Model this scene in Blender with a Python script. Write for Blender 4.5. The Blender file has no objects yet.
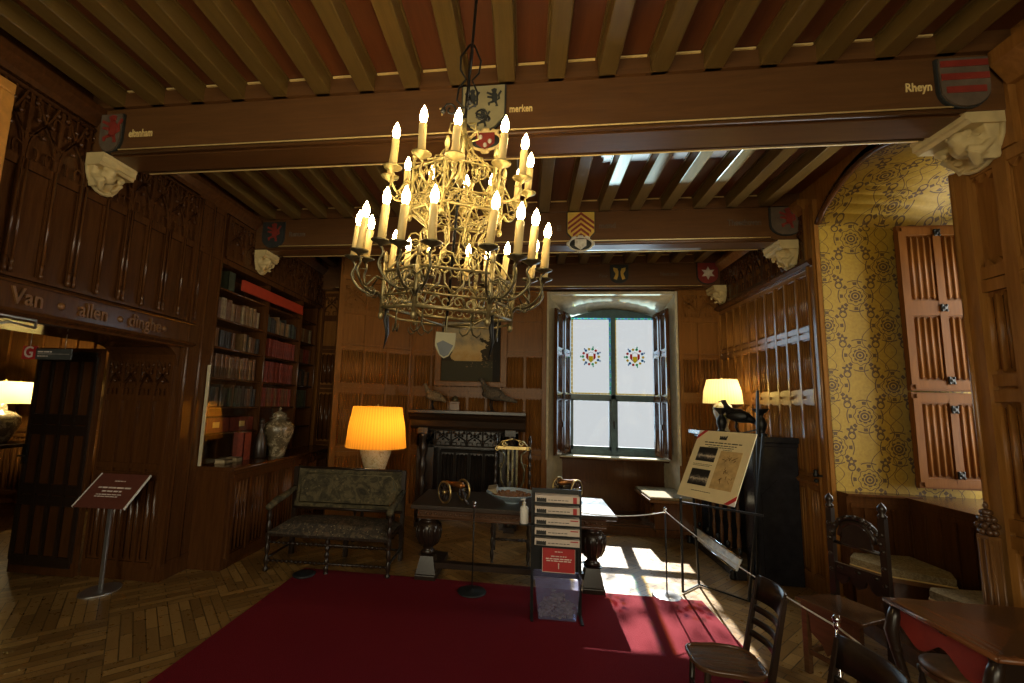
import bpy, math, random
from mathutils import Matrix, Vector
random.seed(7)
D = bpy.data; C = bpy.context.scene.collection
PI = math.pi
def V(*a): return Vector(a)

# ------------------------------------------------------------------ node helper
class NX:
    """tiny expression language over math nodes"""
    def __init__(s, nt, sock): s.nt = nt; s.o = sock
    def _m(s, op, *a):
        n = s.nt.nodes.new('ShaderNodeMath'); n.operation = op
        for i, x in enumerate((s,) + a):
            if isinstance(x, NX): s.nt.links.new(x.o, n.inputs[i])
            else: n.inputs[i].default_value = x
        return NX(s.nt, n.outputs[0])
    def __add__(s, b): return s._m('ADD', b)
    def __sub__(s, b): return s._m('SUBTRACT', b)
    def __mul__(s, b): return s._m('MULTIPLY', b)
    def __truediv__(s, b): return s._m('DIVIDE', b)
    __radd__ = __add__; __rmul__ = __mul__
    def fract(s): return s._m('FRACT')
    def abs(s): return s._m('ABSOLUTE')
    def sin(s): return s._m('SINE')
    def cos(s): return s._m('COSINE')
    def sqrt(s): return s._m('SQRT')
    def atan2(s, b): return s._m('ARCTAN2', b)
    def lt(s, b): return s._m('LESS_THAN', b)
    def gt(s, b): return s._m('GREATER_THAN', b)
    def max(s, b): return s._m('MAXIMUM', b)
    def min(s, b): return s._m('MINIMUM', b)
    def floor(s): return s._m('FLOOR')

def new_mat(name):
    m = D.materials.new(name); m.use_nodes = True
    nt = m.node_tree; b = nt.nodes['Principled BSDF']
    return m, nt, b
def mixc(nt, fac, a, b):
    n = nt.nodes.new('ShaderNodeMix'); n.data_type = 'RGBA'
    for k, x in ((0, fac), (6, a), (7, b)):
        if isinstance(x, NX): nt.links.new(x.o, n.inputs[k])
        elif hasattr(x, 'is_linked') or hasattr(x, 'links'): nt.links.new(x, n.inputs[k])
        elif k == 0: n.inputs[0].default_value = x
        else: n.inputs[k].default_value = (*x, 1)
    return n.outputs[2]
def coords(nt, scale=(1, 1, 1), kind='Object', rot=(0, 0, 0)):
    t = nt.nodes.new('ShaderNodeTexCoord'); m = nt.nodes.new('ShaderNodeMapping')
    m.inputs['Scale'].default_value = scale; m.inputs['Rotation'].default_value = rot
    nt.links.new(t.outputs[kind], m.inputs[0]); return m.outputs[0]
def noise(nt, vec, scale=5, detail=4, rough=.6, dist=0):
    n = nt.nodes.new('ShaderNodeTexNoise'); n.inputs['Scale'].default_value = scale
    n.inputs['Detail'].default_value = detail; n.inputs['Roughness'].default_value = rough
    n.inputs['Distortion'].default_value = dist
    nt.links.new(vec, n.inputs['Vector']); return n.outputs['Fac']
def ramp(nt, fac, stops):
    r = nt.nodes.new('ShaderNodeValToRGB'); e = r.color_ramp.elements
    while len(e) < len(stops): e.new(.5)
    for el, (p, c) in zip(e, stops): el.position = p; el.color = (*c, 1)
    nt.links.new(fac, r.inputs[0]); return r.outputs[0]
def bump(nt, b, h, strength=.3, dist=.01):
    n = nt.nodes.new('ShaderNodeBump'); n.inputs['Strength'].default_value = strength
    n.inputs['Distance'].default_value = dist
    nt.links.new(h, n.inputs['Height']); nt.links.new(n.outputs[0], b.inputs['Normal'])
def wood(name, dark, light, grain='Z', rough=.35, spec=.5, sc=1.0):
    m, nt, b = new_mat(name)
    g = {'X': (1.2, 14, 14), 'Y': (14, 1.2, 14), 'Z': (14, 14, 1.2)}[grain]
    v = coords(nt, tuple(k * sc for k in g))
    n1 = noise(nt, v, 2.2, 6, .65, .6)
    v2 = coords(nt, (.9, .9, .9)); n2 = noise(nt, v2, 1.7, 2, .5)
    c = ramp(nt, n1, [(.28, dark), (.72, light)])
    mid = tuple((a + b_) * .40 for a, b_ in zip(dark, light))
    c = mixc(nt, NX(nt, n2) * .7, c, mid)
    nt.links.new(c, b.inputs['Base Color']); b.inputs['Roughness'].default_value = rough
    b.inputs['Specular IOR Level'].default_value = spec
    bump(nt, b, n1, .12, .004)
    return m
def plain(name, col, rough=.5, metal=0., spec=.5, var=.25, vs=12):
    m, nt, b = new_mat(name)
    n = noise(nt, coords(nt), vs, 3)
    c = ramp(nt, n, [(.3, tuple(x * (1 - var) for x in col)), (.7, tuple(min(1, x * (1 + var)) for x in col))])
    nt.links.new(c, b.inputs['Base Color']); b.inputs['Roughness'].default_value = rough
    b.inputs['Metallic'].default_value = metal; b.inputs['Specular IOR Level'].default_value = spec
    return m
def emis(name, col, s):
    m = D.materials.new(name); m.use_nodes = True; nt = m.node_tree; nt.nodes.clear()
    e = nt.nodes.new('ShaderNodeEmission'); e.inputs[0].default_value = (*col, 1); e.inputs[1].default_value = s
    o = nt.nodes.new('ShaderNodeOutputMaterial'); nt.links.new(e.outputs[0], o.inputs[0]); return m

# ------------------------------------------------------------------ materials
M = {}
M['oak'] = wood('oak_panelling', (.10, .042, .012), (.235, .105, .03), 'Z', .34)
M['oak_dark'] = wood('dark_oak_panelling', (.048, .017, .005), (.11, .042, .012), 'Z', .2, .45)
M['oak_x'] = wood('oak_beam_crosswise', (.075, .030, .009), (.14, .060, .017), 'X', .38)
M['oak_y'] = wood('oak_joist', (.090, .053, .015), (.17, .104, .028), 'Y', .28)
M['ceil'] = wood('ceiling_board', (.105, .028, .008), (.17, .050, .013), 'Y', .45)
M['far'] = wood('far_wall_oak', (.135, .052, .012), (.28, .118, .028), 'Z', .3, .15)
M['matte_black'] = plain('matte_black_panel', (.012, .008, .006), .7, spec=.2)  # matte near-black for the fire back and the frieze
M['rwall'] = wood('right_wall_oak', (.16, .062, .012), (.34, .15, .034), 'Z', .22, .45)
M['shutter'] = wood('reddish_oak_shutter', (.14, .050, .011), (.26, .102, .024), 'Z', .35, .15)
M['mahog'] = wood('mahogany', (.11, .035, .012), (.23, .085, .028), 'Y', .22)
M['black_wood'] = wood('blackened_wood', (.012, .007, .005), (.032, .018, .011), 'Z', .3)
M['black_wood_x'] = wood('blackened_wood_flat', (.014, .009, .006), (.045, .026, .015), 'X', .3)
M['walnut'] = wood('walnut', (.05, .022, .010), (.13, .06, .026), 'X', .25)
M['stone'] = plain('cream_stone', (.50, .38, .17), .75, var=.18, vs=6)
M['iron'] = plain('black_iron', (.02, .02, .02), .4, .6)
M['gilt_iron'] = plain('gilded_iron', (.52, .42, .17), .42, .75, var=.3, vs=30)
M['mid_gilt'] = plain('mid_gilt_iron', (.30, .24, .11), .4, .75, var=.35, vs=30)  # gilt tone between the bright and the dull one
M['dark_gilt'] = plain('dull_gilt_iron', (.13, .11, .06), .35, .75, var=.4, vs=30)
M['brass'] = plain('brass', (.55, .40, .16), .3, .9)
M['brown_metal'] = plain('copper', (.45, .18, .05), .3, .8)
M['chrome'] = plain('chrome', (.7, .7, .72), .12, 1., var=.03)
M['steel'] = plain('brushed_steel', (.45, .45, .46), .32, .9, var=.08)
M['white'] = plain('white_plastic', (.75, .73, .68), .45, var=.04)
M['cream_card'] = plain('cream_card', (.72, .60, .34), .6, var=.04)
M['tan_card'] = plain('aged_drawing_paper', (.50, .33, .13), .7, var=.2, vs=20)
M['paper'] = plain('leaflet_paper', (.62, .52, .44), .6, var=.05)
M['red'] = plain('red_card', (.42, .02, .02), .5, var=.1)
M['ink'] = plain('black_ink', (.015, .014, .013), .6)
M['pale_ink'] = plain('pale_letters', (.72, .62, .56), .6)
M['gold_paint'] = plain('gold_lettering', (.72, .52, .20), .45, var=.15)
M['brown_card'] = plain('brown_sign_face', (.12, .035, .022), .5, var=.1)
M['grey_card'] = plain('dark_grey_sign', (.05, .052, .05), .5)
M['red_cloth'] = plain('red_painted_apron', (.30, .035, .025), .55, var=.15)
M['carpet_edge'] = plain('carpet_hem', (.12, .01, .012), .9)
M['velvet'] = plain('pale_cushion', (.42, .30, .14), .85, var=.2)
M['stonegrey'] = plain('ash_plaster', (.52, .46, .32), .8, var=.15)
M['rubber'] = plain('black_rubber', (.012, .014, .016), .5)
M['candle'] = plain('candle_sleeve', (.75, .55, .22), .5, var=.05)
M['bulb'] = emis('lit_bulb', (1.0, .74, .36), 66)
M['grey_green'] = plain('window_frame_paint', (.05, .10, .12), .35)
M['purple'] = plain('dark_slate_slab', (.02, .02, .024), .18)
M['white_metal'] = plain('pale_fender_metal', (.80, .84, .90), .35, 0.)
M['orange_wood'] = plain('orange_gilt_wood', (.50, .22, .035), .5)

def carpet():
    m, nt, b = new_mat('red_carpet_pile')
    v = coords(nt); n = noise(nt, v, 160, 3, .7); n2 = noise(nt, v, 1.6, 3)
    c = ramp(nt, n, [(.3, (.105, .004, .009)), (.7, (.19, .009, .017))])
    c = mixc(nt, NX(nt, n2) * .5, c, (.11, .005, .011))
    nt.links.new(c, b.inputs['Base Color']); b.inputs['Roughness'].default_value = .95
    b.inputs['Specular IOR Level'].default_value = .15
    bump(nt, b, n, .6, .01); return m
M['carpet'] = carpet()
def parquet():
    m, nt, b = new_mat('parquet_floor')
    t = nt.nodes.new('ShaderNodeTexCoord'); s = nt.nodes.new('ShaderNodeSeparateXYZ')
    mp = nt.nodes.new('ShaderNodeMapping'); mp.inputs['Rotation'].default_value = (0, 0, math.radians(45))
    nt.links.new(t.outputs['Object'], mp.inputs[0]); nt.links.new(mp.outputs[0], s.inputs[0])
    x, y = NX(nt, s.outputs[0]), NX(nt, s.outputs[1])
    def boards(a, b2):     # bricks running along a
        n = nt.nodes.new('ShaderNodeTexBrick'); cb = nt.nodes.new('ShaderNodeCombineXYZ')
        nt.links.new(a.o, cb.inputs[0]); nt.links.new(b2.o, cb.inputs[1]); nt.links.new(cb.outputs[0], n.inputs[0])
        n.inputs['Color1'].default_value = (.17, .090, .026, 1); n.inputs['Color2'].default_value = (.40, .235, .075, 1)
        n.inputs['Mortar'].default_value = (.02, .01, .005, 1); n.inputs['Scale'].default_value = 1
        n.inputs['Brick Width'].default_value = .36; n.inputs['Row Height'].default_value = .072
        n.inputs['Mortar Size'].default_value = .0035; n.inputs['Bias'].default_value = -.1
        return n.outputs[0]
    A, B = boards(x, y), boards(y, x)
    ck = ((x / .72).floor() + (y / .72).floor()) / 2.0
    ck = ck.fract().gt(.25)
    c = mixc(nt, ck, A, B)
    g = noise(nt, coords(nt, (6, 6, 6)), 3, 5, .7)
    c = mixc(nt, NX(nt, g) * .5, c, (.18, .10, .03))
    nt.links.new(c, b.inputs['Base Color']); b.inputs['Roughness'].default_value = .3
    rr = ramp(nt, g, [(.3, (.24,) * 3), (.8, (.42,) * 3)]); nt.links.new(rr, b.inputs['Roughness'])
    return m
M['parquet'] = parquet()
def wallpaper(name, ua, va, W=.50, H=.55):
    """ochre damask: ogee lines, medallions and pairs of small thistles. ua/va = axes of the wall plane"""
    m, nt, b = new_mat(name)
    t = nt.nodes.new('ShaderNodeTexCoord'); s = nt.nodes.new('ShaderNodeSeparateXYZ')
    nt.links.new(t.outputs['Object'], s.inputs[0])
    u = NX(nt, s.outputs[ua]) / W; v = NX(nt, s.outputs[va]) / H
    def cell(cx, cy):
        a = ((u - cx + .5).fract() - .5) * W; c = ((v - cy + .5).fract() - .5) * H
        return a, c, (a * a + c * c).sqrt(), a.atan2(c)
    tot = None
    def acc(x):
        nonlocal tot
        tot = x if tot is None else tot.max(x)
    for cx, cy in ((0, 0), (.5, .5)):
        a, c, r, th = cell(cx, cy)
        acc((r - (th * 8).cos() * .012).lt(.062) * ((r * 260).sin().gt(-.35)))
        acc(((r - .118).abs()).lt(.014) * (th * 8).cos().gt(.45))
        acc(((r - .145).abs()).lt(.0045) * (th * 4).cos().gt(-.2))
        acc((r - .086 - (th * 8).cos() * .006).abs().lt(.0035))
    for cx, cy in ((.27, .27), (-.27, .27), (.77, .77), (.23, .77)):
        a, c, r, th = cell(cx, cy)
        acc((r - (th * 5).cos() * .011).lt(.034) * (r.gt(.013) ))
        a2 = c + .045; acc(((a * a * 1.2 + a2 * a2).sqrt() - .030).abs().lt(.006))
    for sg in (1, -1):
        f = ((u + (v * (2 * PI)).sin() * (.20 * sg) + .25).fract() - .5).abs()
        acc(f.lt(.007))
        f2 = ((u + (v * (4 * PI) + .6).sin() * (.10 * sg)).fract() - .5).abs(); acc(f2.lt(.006))
    n = noise(nt, coords(nt), 40, 3)
    base = ramp(nt, n, [(.3, (.33, .20, .016)), (.7, (.43, .275, .026))])
    c = mixc(nt, tot * .94, base, (.075, .036, .010))
    nt.links.new(c, b.inputs['Base Color']); b.inputs['Roughness'].default_value = .6
    return m
M['paper_x'] = wallpaper('damask_wallpaper', 0, 2)
M['paper_top'] = wallpaper('damask_wallpaper_vault', 0, 1)
M['paper_y'] = wallpaper('damask_wallpaper_side', 1, 2)
def tapestry(name, base, cols, sc):
    m, nt, b = new_mat(name); v = coords(nt)
    vo = nt.nodes.new('ShaderNodeTexVoronoi'); vo.inputs['Scale'].default_value = sc; nt.links.new(v, vo.inputs['Vector'])
    n = noise(nt, v, sc * .6, 4, .7, 1.5)
    c = ramp(nt, n, [(.30, base), (.48, cols[0]), (.60, cols[1]), (.74, cols[2])])
    d = NX(nt, vo.outputs['Distance']).lt(.16)
    c = mixc(nt, d * .6, c, cols[3])
    nt.links.new(c, b.inputs['Base Color']); b.inputs['Roughness'].default_value = .85
    b.inputs['Specular IOR Level'].default_value = .2
    w = noise(nt, v, 260, 2); bump(nt, b, w, .3, .004); return m
M['tapestry'] = tapestry('tapestry_upholstery', (.025, .022, .016), ((.06, .05, .028), (.12, .095, .05), (.04, .055, .05), (.20, .15, .08)), 15)
M['seat_tap'] = tapestry('floral_seat_tapestry', (.022, .022, .02), ((.05, .04, .03), (.12, .09, .06), (.09, .03, .02), (.34, .28, .17)), 26)
M['cush'] = tapestry('speckled_cushion_cloth', (.12, .09, .05), ((.22, .17, .09), (.32, .26, .15), (.18, .15, .1), (.42, .37, .27)), 60)
M['sofa_red'] = tapestry('red_patterned_sofa_cloth', (.10, .02, .012), ((.16, .03, .02), (.24, .10, .03), (.12, .02, .015), (.40, .26, .08)), 18)
M['porcelain'] = tapestry('imari_porcelain', (.62, .52, .33), ((.66, .55, .36), (.55, .40, .2), (.07, .08, .12), (.35, .08, .03)), 30)
M['vase'] = tapestry('brown_and_cream_porcelain', (.07, .055, .035), ((.12, .09, .05), (.36, .30, .19), (.09, .07, .05), (.55, .46, .3)), 17)
M['blue_china'] = tapestry('blue_white_china', (.30, .42, .5), ((.40, .52, .6), (.55, .64, .7), (.05, .12, .28), (.7, .75, .78)), 26)
for k in ('porcelain', 'vase', 'blue_china'):
    M[k].node_tree.nodes['Principled BSDF'].inputs['Roughness'].default_value = .12
    M[k].node_tree.nodes['Principled BSDF'].inputs['Specular IOR Level'].default_value = .6
M['potpourri'] = tapestry('dried_petals', (.12, .04, .02), ((.22, .09, .04), (.30, .18, .08), (.10, .05, .03), (.38, .24, .12)), 90)
M['chips'] = tapestry('crumpled_card_chips', (.22, .18, .12), ((.34, .28, .2), (.42, .37, .28), (.28, .2, .13), (.5, .45, .36)), 70)
M['feather'] = tapestry('brown_plumage', (.10, .06, .03), ((.18, .12, .06), (.28, .2, .12), (.12, .08, .05), (.33, .26, .16)), 55)
M['feather_dark'] = tapestry('dark_plumage', (.04, .03, .02), ((.09, .07, .05), (.15, .12, .09), (.06, .05, .05), (.2, .17, .12)), 55)
def photo_mat(name, seed):
    m, nt, b = new_mat(name); v = coords(nt, (1, 1, 1)); n = noise(nt, v, 34 + seed, 5, .7, .8)
    s = nt.nodes.new('ShaderNodeSeparateXYZ'); t = nt.nodes.new('ShaderNodeTexCoord')
    nt.links.new(t.outputs['Generated'], s.inputs[0])
    band = (NX(nt, s.outputs[2]) - .38).abs() * 1.3
    f = NX(nt, n) - band + .12
    c = ramp(nt, f.o, [(.32, (.015, .014, .013)), (.5, (.12, .10, .08)), (.62, (.55, .46, .33))])
    nt.links.new(c, b.inputs['Base Color']); b.inputs['Roughness'].default_value = .5; return m
def painting_mat():
    m, nt, b = new_mat('oil_landscape')
    t = nt.nodes.new('ShaderNodeTexCoord'); s = nt.nodes.new('ShaderNodeSeparateXYZ'); nt.links.new(t.outputs['Generated'], s.inputs[0])
    x, z = NX(nt, s.outputs[0]), NX(nt, s.outputs[2])
    n = NX(nt, noise(nt, coords(nt, (1, 1, 1), 'Generated'), 4, 6, .65, .4))
    n2 = NX(nt, noise(nt, coords(nt, (1, 1, 1), 'Generated'), 22, 4, .7))
    sky = ramp(nt, (n * .7 + z * .4).o, [(.35, (.42, .24, .06)), (.55, (.50, .36, .16)), (.8, (.16, .16, .13))])
    trees = (n * .7 + (x - .42).abs() * .9 - z * .35).gt(.42)
    c = mixc(nt, trees, sky, (.035, .026, .015))
    c = mixc(nt, z.lt(.34) , c, (.05, .045, .026))
    figs = (n2.gt(.60)) * (z.lt(.45)) * (z.gt(.24)) * (x.gt(.42)) * (x.lt(.92))
    c = mixc(nt, figs * .8, c, (.34, .22, .11))
    c = mixc(nt, (x.gt(.87)) * .8, c, (.012, .01, .01))
    nt.links.new(c, b.inputs['Base Color']); b.inputs['Roughness'].default_value = .65; b.inputs['Specular IOR Level'].default_value = .15; return m
M['painting'] = painting_mat()
M['photo1'] = photo_mat('printed_photograph', 0); M['photo2'] = photo_mat('printed_photograph_people', 9)
def glass(name, col=(1, 1, 1), refl=.08, alpha_tint=None):
    m = D.materials.new(name); m.use_nodes = True; nt = m.node_tree; nt.nodes.clear()
    t = nt.nodes.new('ShaderNodeBsdfTransparent'); t.inputs[0].default_value = (*col, 1)
    g = nt.nodes.new('ShaderNodeBsdfGlossy'); g.inputs['Roughness'].default_value = .02
    x = nt.nodes.new('ShaderNodeMixShader'); x.inputs[0].default_value = refl
    o = nt.nodes.new('ShaderNodeOutputMaterial')
    nt.links.new(t.outputs[0], x.inputs[1]); nt.links.new(g.outputs[0], x.inputs[2]); nt.links.new(x.outputs[0], o.inputs[0]); return m
M['pane'] = glass('clear_window_glass', (.95, .97, .97), .04)
M['sheet'] = glass('display_glass', (.95, .97, .96), .09)
M['st_yellow'] = glass('yellow_stained_glass', (.75, .62, .08), .04)
M['st_green'] = glass('green_stained_glass', (.10, .55, .35), .04)
M['st_red'] = glass('red_stained_glass', (.65, .06, .03), .04)
M['st_blue'] = glass('blue_stained_glass', (.04, .35, .55), .04)
M['bin'] = glass('blue_lit_clear_plastic', (.86, .88, .98), .12)
_n = M['bin'].node_tree; _g = [q for q in _n.nodes if q.type == 'BSDF_GLOSSY'][0]; _d = _n.nodes.new('ShaderNodeBsdfDiffuse'); _d.inputs[0].default_value = (.5, .52, .85, 1); _s = [q for q in _n.nodes if q.type == 'MIX_SHADER'][0]; _x = _n.nodes.new('ShaderNodeMixShader'); _x.inputs[0].default_value = .10; _n.links.new(_s.outputs[0], _x.inputs[1]); _n.links.new(_d.outputs[0], _x.inputs[2]); _o = [q for q in _n.nodes if q.type == 'OUTPUT_MATERIAL'][0]; _n.links.new(_x.outputs[0], _o.inputs[0])  # faint blue diffuse layer paints bluish light onto the plastic
def shade(name, col, tcol, pleats):
    m = D.materials.new(name); m.use_nodes = True; nt = m.node_tree; nt.nodes.clear()
    d = nt.nodes.new('ShaderNodeBsdfDiffuse'); t = nt.nodes.new('ShaderNodeBsdfTranslucent')
    tc = nt.nodes.new('ShaderNodeTexCoord'); s = nt.nodes.new('ShaderNodeSeparateXYZ'); nt.links.new(tc.outputs['Object'], s.inputs[0])
    th = NX(nt, s.outputs[0]).atan2(NX(nt, s.outputs[1]))
    w = (th * pleats).sin() * .5 + .5
    c1 = mixc(nt, w, tuple(x * .72 for x in tcol), tcol)
    nt.links.new(c1, t.inputs[0]); d.inputs[0].default_value = (*col, 1)
    x = nt.nodes.new('ShaderNodeMixShader'); x.inputs[0].default_value = .55
    o = nt.nodes.new('ShaderNodeOutputMaterial')
    nt.links.new(d.outputs[0], x.inputs[1]); nt.links.new(t.outputs[0], x.inputs[2]); nt.links.new(x.outputs[0], o.inputs[0]); return m
M['shade_orange'] = shade('orange_pleated_silk', (.5, .24, .03), (.95, .46, .05), 60)
M['shade_cream'] = shade('cream_lampshade', (.7, .6, .35), (.95, .80, .36), 40)
def lampbase_mat():
    m = tapestry('painted_china_lamp_base', (.72, .68, .60), ((.70, .66, .56), (.30, .34, .10), (.10, .12, .06), (.45, .36, .12)), 12)
    m.node_tree.nodes['Principled BSDF'].inputs['Roughness'].default_value = .12; return m
M['lampbase'] = lampbase_mat()
M['shade_cream2'] = shade('ivory_lampshade', (.7, .62, .36), (.95, .84, .42), 2)
def book_mat(name, col): 
    m = plain(name, col, .45, var=.35, vs=25); return m
BC = {'brown': (.13, .06, .025), 'tan': (.19, .11, .045), 'red': (.17, .03, .015), 'green': (.05, .06, .035), 'black': (.03, .025, .02), 'cream': (.25, .19, .105)}
for k, c in BC.items(): M['bk_' + k] = book_mat(k + '_leather_binding', c)
M['pages'] = plain('book_pages', (.45, .36, .22), .8)
M['red_banner'] = plain('orange_red_cloth', (.36, .035, .01), .6, var=.1)
M['sh_gold'] = plain('shield_gold', (.60, .38, .06), .5, var=.15); M['sh_red'] = plain('shield_red', (.20, .022, .012), .5, var=.15)
M['sh_pale'] = plain('shield_silver', (.26, .22, .11), .55, var=.1); M['sh_dark'] = plain('shield_black', (.02, .022, .02), .5)
M['sh_grey'] = plain('shield_grey_brown', (.10, .07, .045), .6); M['sh_white'] = plain('shield_white', (.55, .5, .4), .6)
M['leaf'] = plain('tree_leaves', (.03, .07, .015), .7)
M['bark'] = plain('bark', (.08, .06, .04), .9)
M['grass'] = plain('lawn', (.10, .16, .05), .9)

# ------------------------------------------------------------------ mesh builder
class MB:
    def __init__(s): s.v = []; s.f = []; s.mi = []; s.sm = []; s.mats = []; s.M = Matrix.Identity(4); s.c = 0
    def m(s, name):
        mt = M[name]
        if mt not in s.mats: s.mats.append(mt)
        s.c = s.mats.index(mt); return s
    def add(s, vs, fs, smooth=False):
        o = len(s.v); s.v += [tuple(s.M @ Vector(v)) for v in vs]
        for f in fs: s.f.append(tuple(i + o for i in f)); s.mi.append(s.c); s.sm.append(smooth)
    def box(s, x0, x1, y0, y1, z0, z1):
        s.add([(x, y, z) for z in (z0, z1) for y in (y0, y1) for x in (x0, x1)],
              [(0, 2, 3, 1), (4, 5, 7, 6), (0, 1, 5, 4), (2, 6, 7, 3), (0, 4, 6, 2), (1, 3, 7, 5)])
    def cbox(s, c, d, rot=None):
        o = s.M
        s.M = o @ Matrix.Translation(c) @ (rot.to_4x4() if rot else Matrix.Identity(4))
        s.box(-d[0] / 2, d[0] / 2, -d[1] / 2, d[1] / 2, -d[2] / 2, d[2] / 2); s.M = o
    def tube(s, pts, r, n=6, cap=True, flat=1.0):
        pts = [Vector(p) for p in pts]; k = len(pts)
        rs = r if isinstance(r, (list, tuple)) else [r] * k
        up = None; vs = []
        for i, p in enumerate(pts):
            t = (pts[min(i + 1, k - 1)] - pts[max(i - 1, 0)])
            if t.length < 1e-9: t = Vector((0, 0, 1))
            t.normalize()
            if up is None:
                up = Vector((0, 0, 1)) if abs(t.z) < .9 else Vector((1, 0, 0))
            a = t.cross(up)
            if a.length < 1e-6: a = t.cross(Vector((0, 1, 0.1)))
            a.normalize(); b = a.cross(t); up = b
            for j in range(n):
                th = 2 * PI * j / n + PI / n
                vs.append(tuple(p + a * (math.cos(th) * rs[i]) + b * (math.sin(th) * rs[i] * flat)))
        fs = [(i * n + j, i * n + (j + 1) % n, (i + 1) * n + (j + 1) % n, (i + 1) * n + j) for i in range(k - 1) for j in range(n)]
        if cap: fs += [tuple(range(n))[::-1], tuple((k - 1) * n + j for j in range(n))]
        s.add(vs, fs, n > 4)
    def lathe(s, prof, c=(0, 0, 0), n=16, sx=1, sy=1, cap=True):
        vs = [(c[0] + r * sx * math.cos(2 * PI * j / n), c[1] + r * sy * math.sin(2 * PI * j / n), c[2] + z) for r, z in prof for j in range(n)]
        k = len(prof)
        fs = [(i * n + j, i * n + (j + 1) % n, (i + 1) * n + (j + 1) % n, (i + 1) * n + j) for i in range(k - 1) for j in range(n)]
        if cap: fs += [tuple(range(n))[::-1], tuple((k - 1) * n + j for j in range(n))]
        s.add(vs, fs, True)
    def sph(s, c, r, n=8, k=6):
        if not isinstance(r, (list, tuple)): r = (r, r, r)
        vs = [(c[0], c[1], c[2] - r[2])]; fs = []
        for i in range(1, k):
            ph = -PI / 2 + PI * i / k
            for j in range(n):
                th = 2 * PI * j / n
                vs.append((c[0] + r[0] * math.cos(ph) * math.cos(th), c[1] + r[1] * math.cos(ph) * math.sin(th), c[2] + r[2] * math.sin(ph)))
        vs.append((c[0], c[1], c[2] + r[2])); L = len(vs) - 1
        for j in range(n):
            fs.append((0, 1 + (j + 1) % n, 1 + j)); fs.append((L, L - n + j, L - n + (j + 1) % n))
            for i in range(k - 2):
                a = 1 + i * n; fs.append((a + j, a + (j + 1) % n, a + n + (j + 1) % n, a + n + j))
        s.add(vs, fs, True)
    def prism(s, poly, d0, d1):      # polygon in local (x,z), extruded along y
        n = len(poly)
        s.add([(x, d0, z) for x, z in poly] + [(x, d1, z) for x, z in poly],
              [tuple(range(n)), tuple(range(n, 2 * n))[::-1]] + [(i, i + n, (i + 1) % n + n, (i + 1) % n) for i in range(n)])
    def slab(s, poly, z0, z1):       # polygon in local (x,y), extruded along z
        n = len(poly)
        s.add([(x, y, z0) for x, y in poly] + [(x, y, z1) for x, y in poly],
              [tuple(range(n))[::-1], tuple(range(n, 2 * n))] + [(i, (i + 1) % n, (i + 1) % n + n, i + n) for i in range(n)])
    def build(s, name, parent=None, loc=None, bevel=0, rot=None):
        me = D.meshes.new(name); me.from_pydata(s.v, [], s.f)
        for mt in s.mats: me.materials.append(mt)
        me.polygons.foreach_set('material_index', s.mi); me.polygons.foreach_set('use_smooth', s.sm)
        me.validate(); me.update()
        import bmesh
        bm = bmesh.new(); bm.from_mesh(me); bmesh.ops.recalc_face_normals(bm, faces=bm.faces); bm.to_mesh(me); bm.free()
        o = D.objects.new(name, me); C.objects.link(o)
        if parent: o.parent = parent
        if loc: o.location = loc
        if rot: o.rotation_euler = rot
        if bevel:
            b = o.modifiers.new('bevel', 'BEVEL'); b.width = bevel; b.segments = 2; b.limit_method = 'ANGLE'
        return o
def frame(o, u, n):
    """local x -> u, local y -> n (out of the wall), local z -> up"""
    u = Vector(u).normalized(); n = Vector(n).normalized(); z = Vector((0, 0, 1))
    m = Matrix((u, n, z)).transposed().to_4x4(); m.translation = Vector(o); return m
def tag(o, label=None, cat=None, group=None, kind=None):
    if label: o['label'] = label
    if cat: o['category'] = cat
    if group: o['group'] = group
    if kind: o['kind'] = kind
    return o
def thing(name, label, cat, loc=(0, 0, 0), rz=0, group=None):
    o = D.objects.new(name, None); C.objects.link(o); o.location = loc; o.rotation_euler = (0, 0, rz)
    o.empty_display_size = .1
    return tag(o, label, cat, group)
def struct(o, label=None): o['kind'] = 'structure'; return o if not label else tag(o, label)
def copy_tree(o, parent=None):
    c = o.copy(); C.objects.link(c)
    if parent: c.parent = parent
    for ch in [x for x in D.objects if x.parent == o]: copy_tree(ch, c)
    return c
def text(body, size, mat, Mx, name, parent=None, ext=.0015, align='CENTER', sx=1.0, bold=0):
    cu = D.curves.new('t', 'FONT'); cu.body = body; cu.size = size; cu.extrude = ext; cu.align_x = align; cu.align_y = 'CENTER'; cu.offset = bold
    cu.resolution_u = 3
    to = D.objects.new('t', cu); me = D.meshes.new_from_object(to)
    D.objects.remove(to); D.curves.remove(cu)
    R = Mx @ Matrix.Rotation(PI / 2, 4, 'X') @ Matrix.Diagonal((sx, 1, 1, 1))
    me.transform(R); me.materials.clear(); me.materials.append(M[mat]); me.name = name
    o = D.objects.new(name, me); C.objects.link(o)
    if parent: o.parent = parent
    return o

# ------------------------------------------------------------------ panelling vocabulary (local frame: x=u, y=out, z=up)
def linen(mb, u0, u1, v0, v1, n=3, dep=.012, sc=.022):
    dep = min(dep, .24 * (u1 - u0) / n)
    k = n * 6; P = []
    for i in range(k + 1):
        t = i / k; u = u0 + (u1 - u0) * t; ph = (t * n) % 1.0
        d = dep * (.5 - .5 * math.cos(2 * PI * t * n)) ** .8
        e = sc * abs(math.cos(PI * t * n)) ** .7
        P.append((u, d + .002, v0 + e, v1 - e))
    vs = [(u, d, a) for u, d, a, b in P] + [(u, d, b) for u, d, a, b in P] + [(u, 0, a) for u, d, a, b in P] + [(u, 0, b) for u, d, a, b in P]
    K = k + 1; fs = []
    for i in range(k):
        fs += [(i, i + 1, K + i + 1, K + i), (2 * K + i, 2 * K + i + 1, i + 1, i), (K + i, K + i + 1, 3 * K + i + 1, 3 * K + i)]
    mb.add(vs, fs, True)
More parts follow.
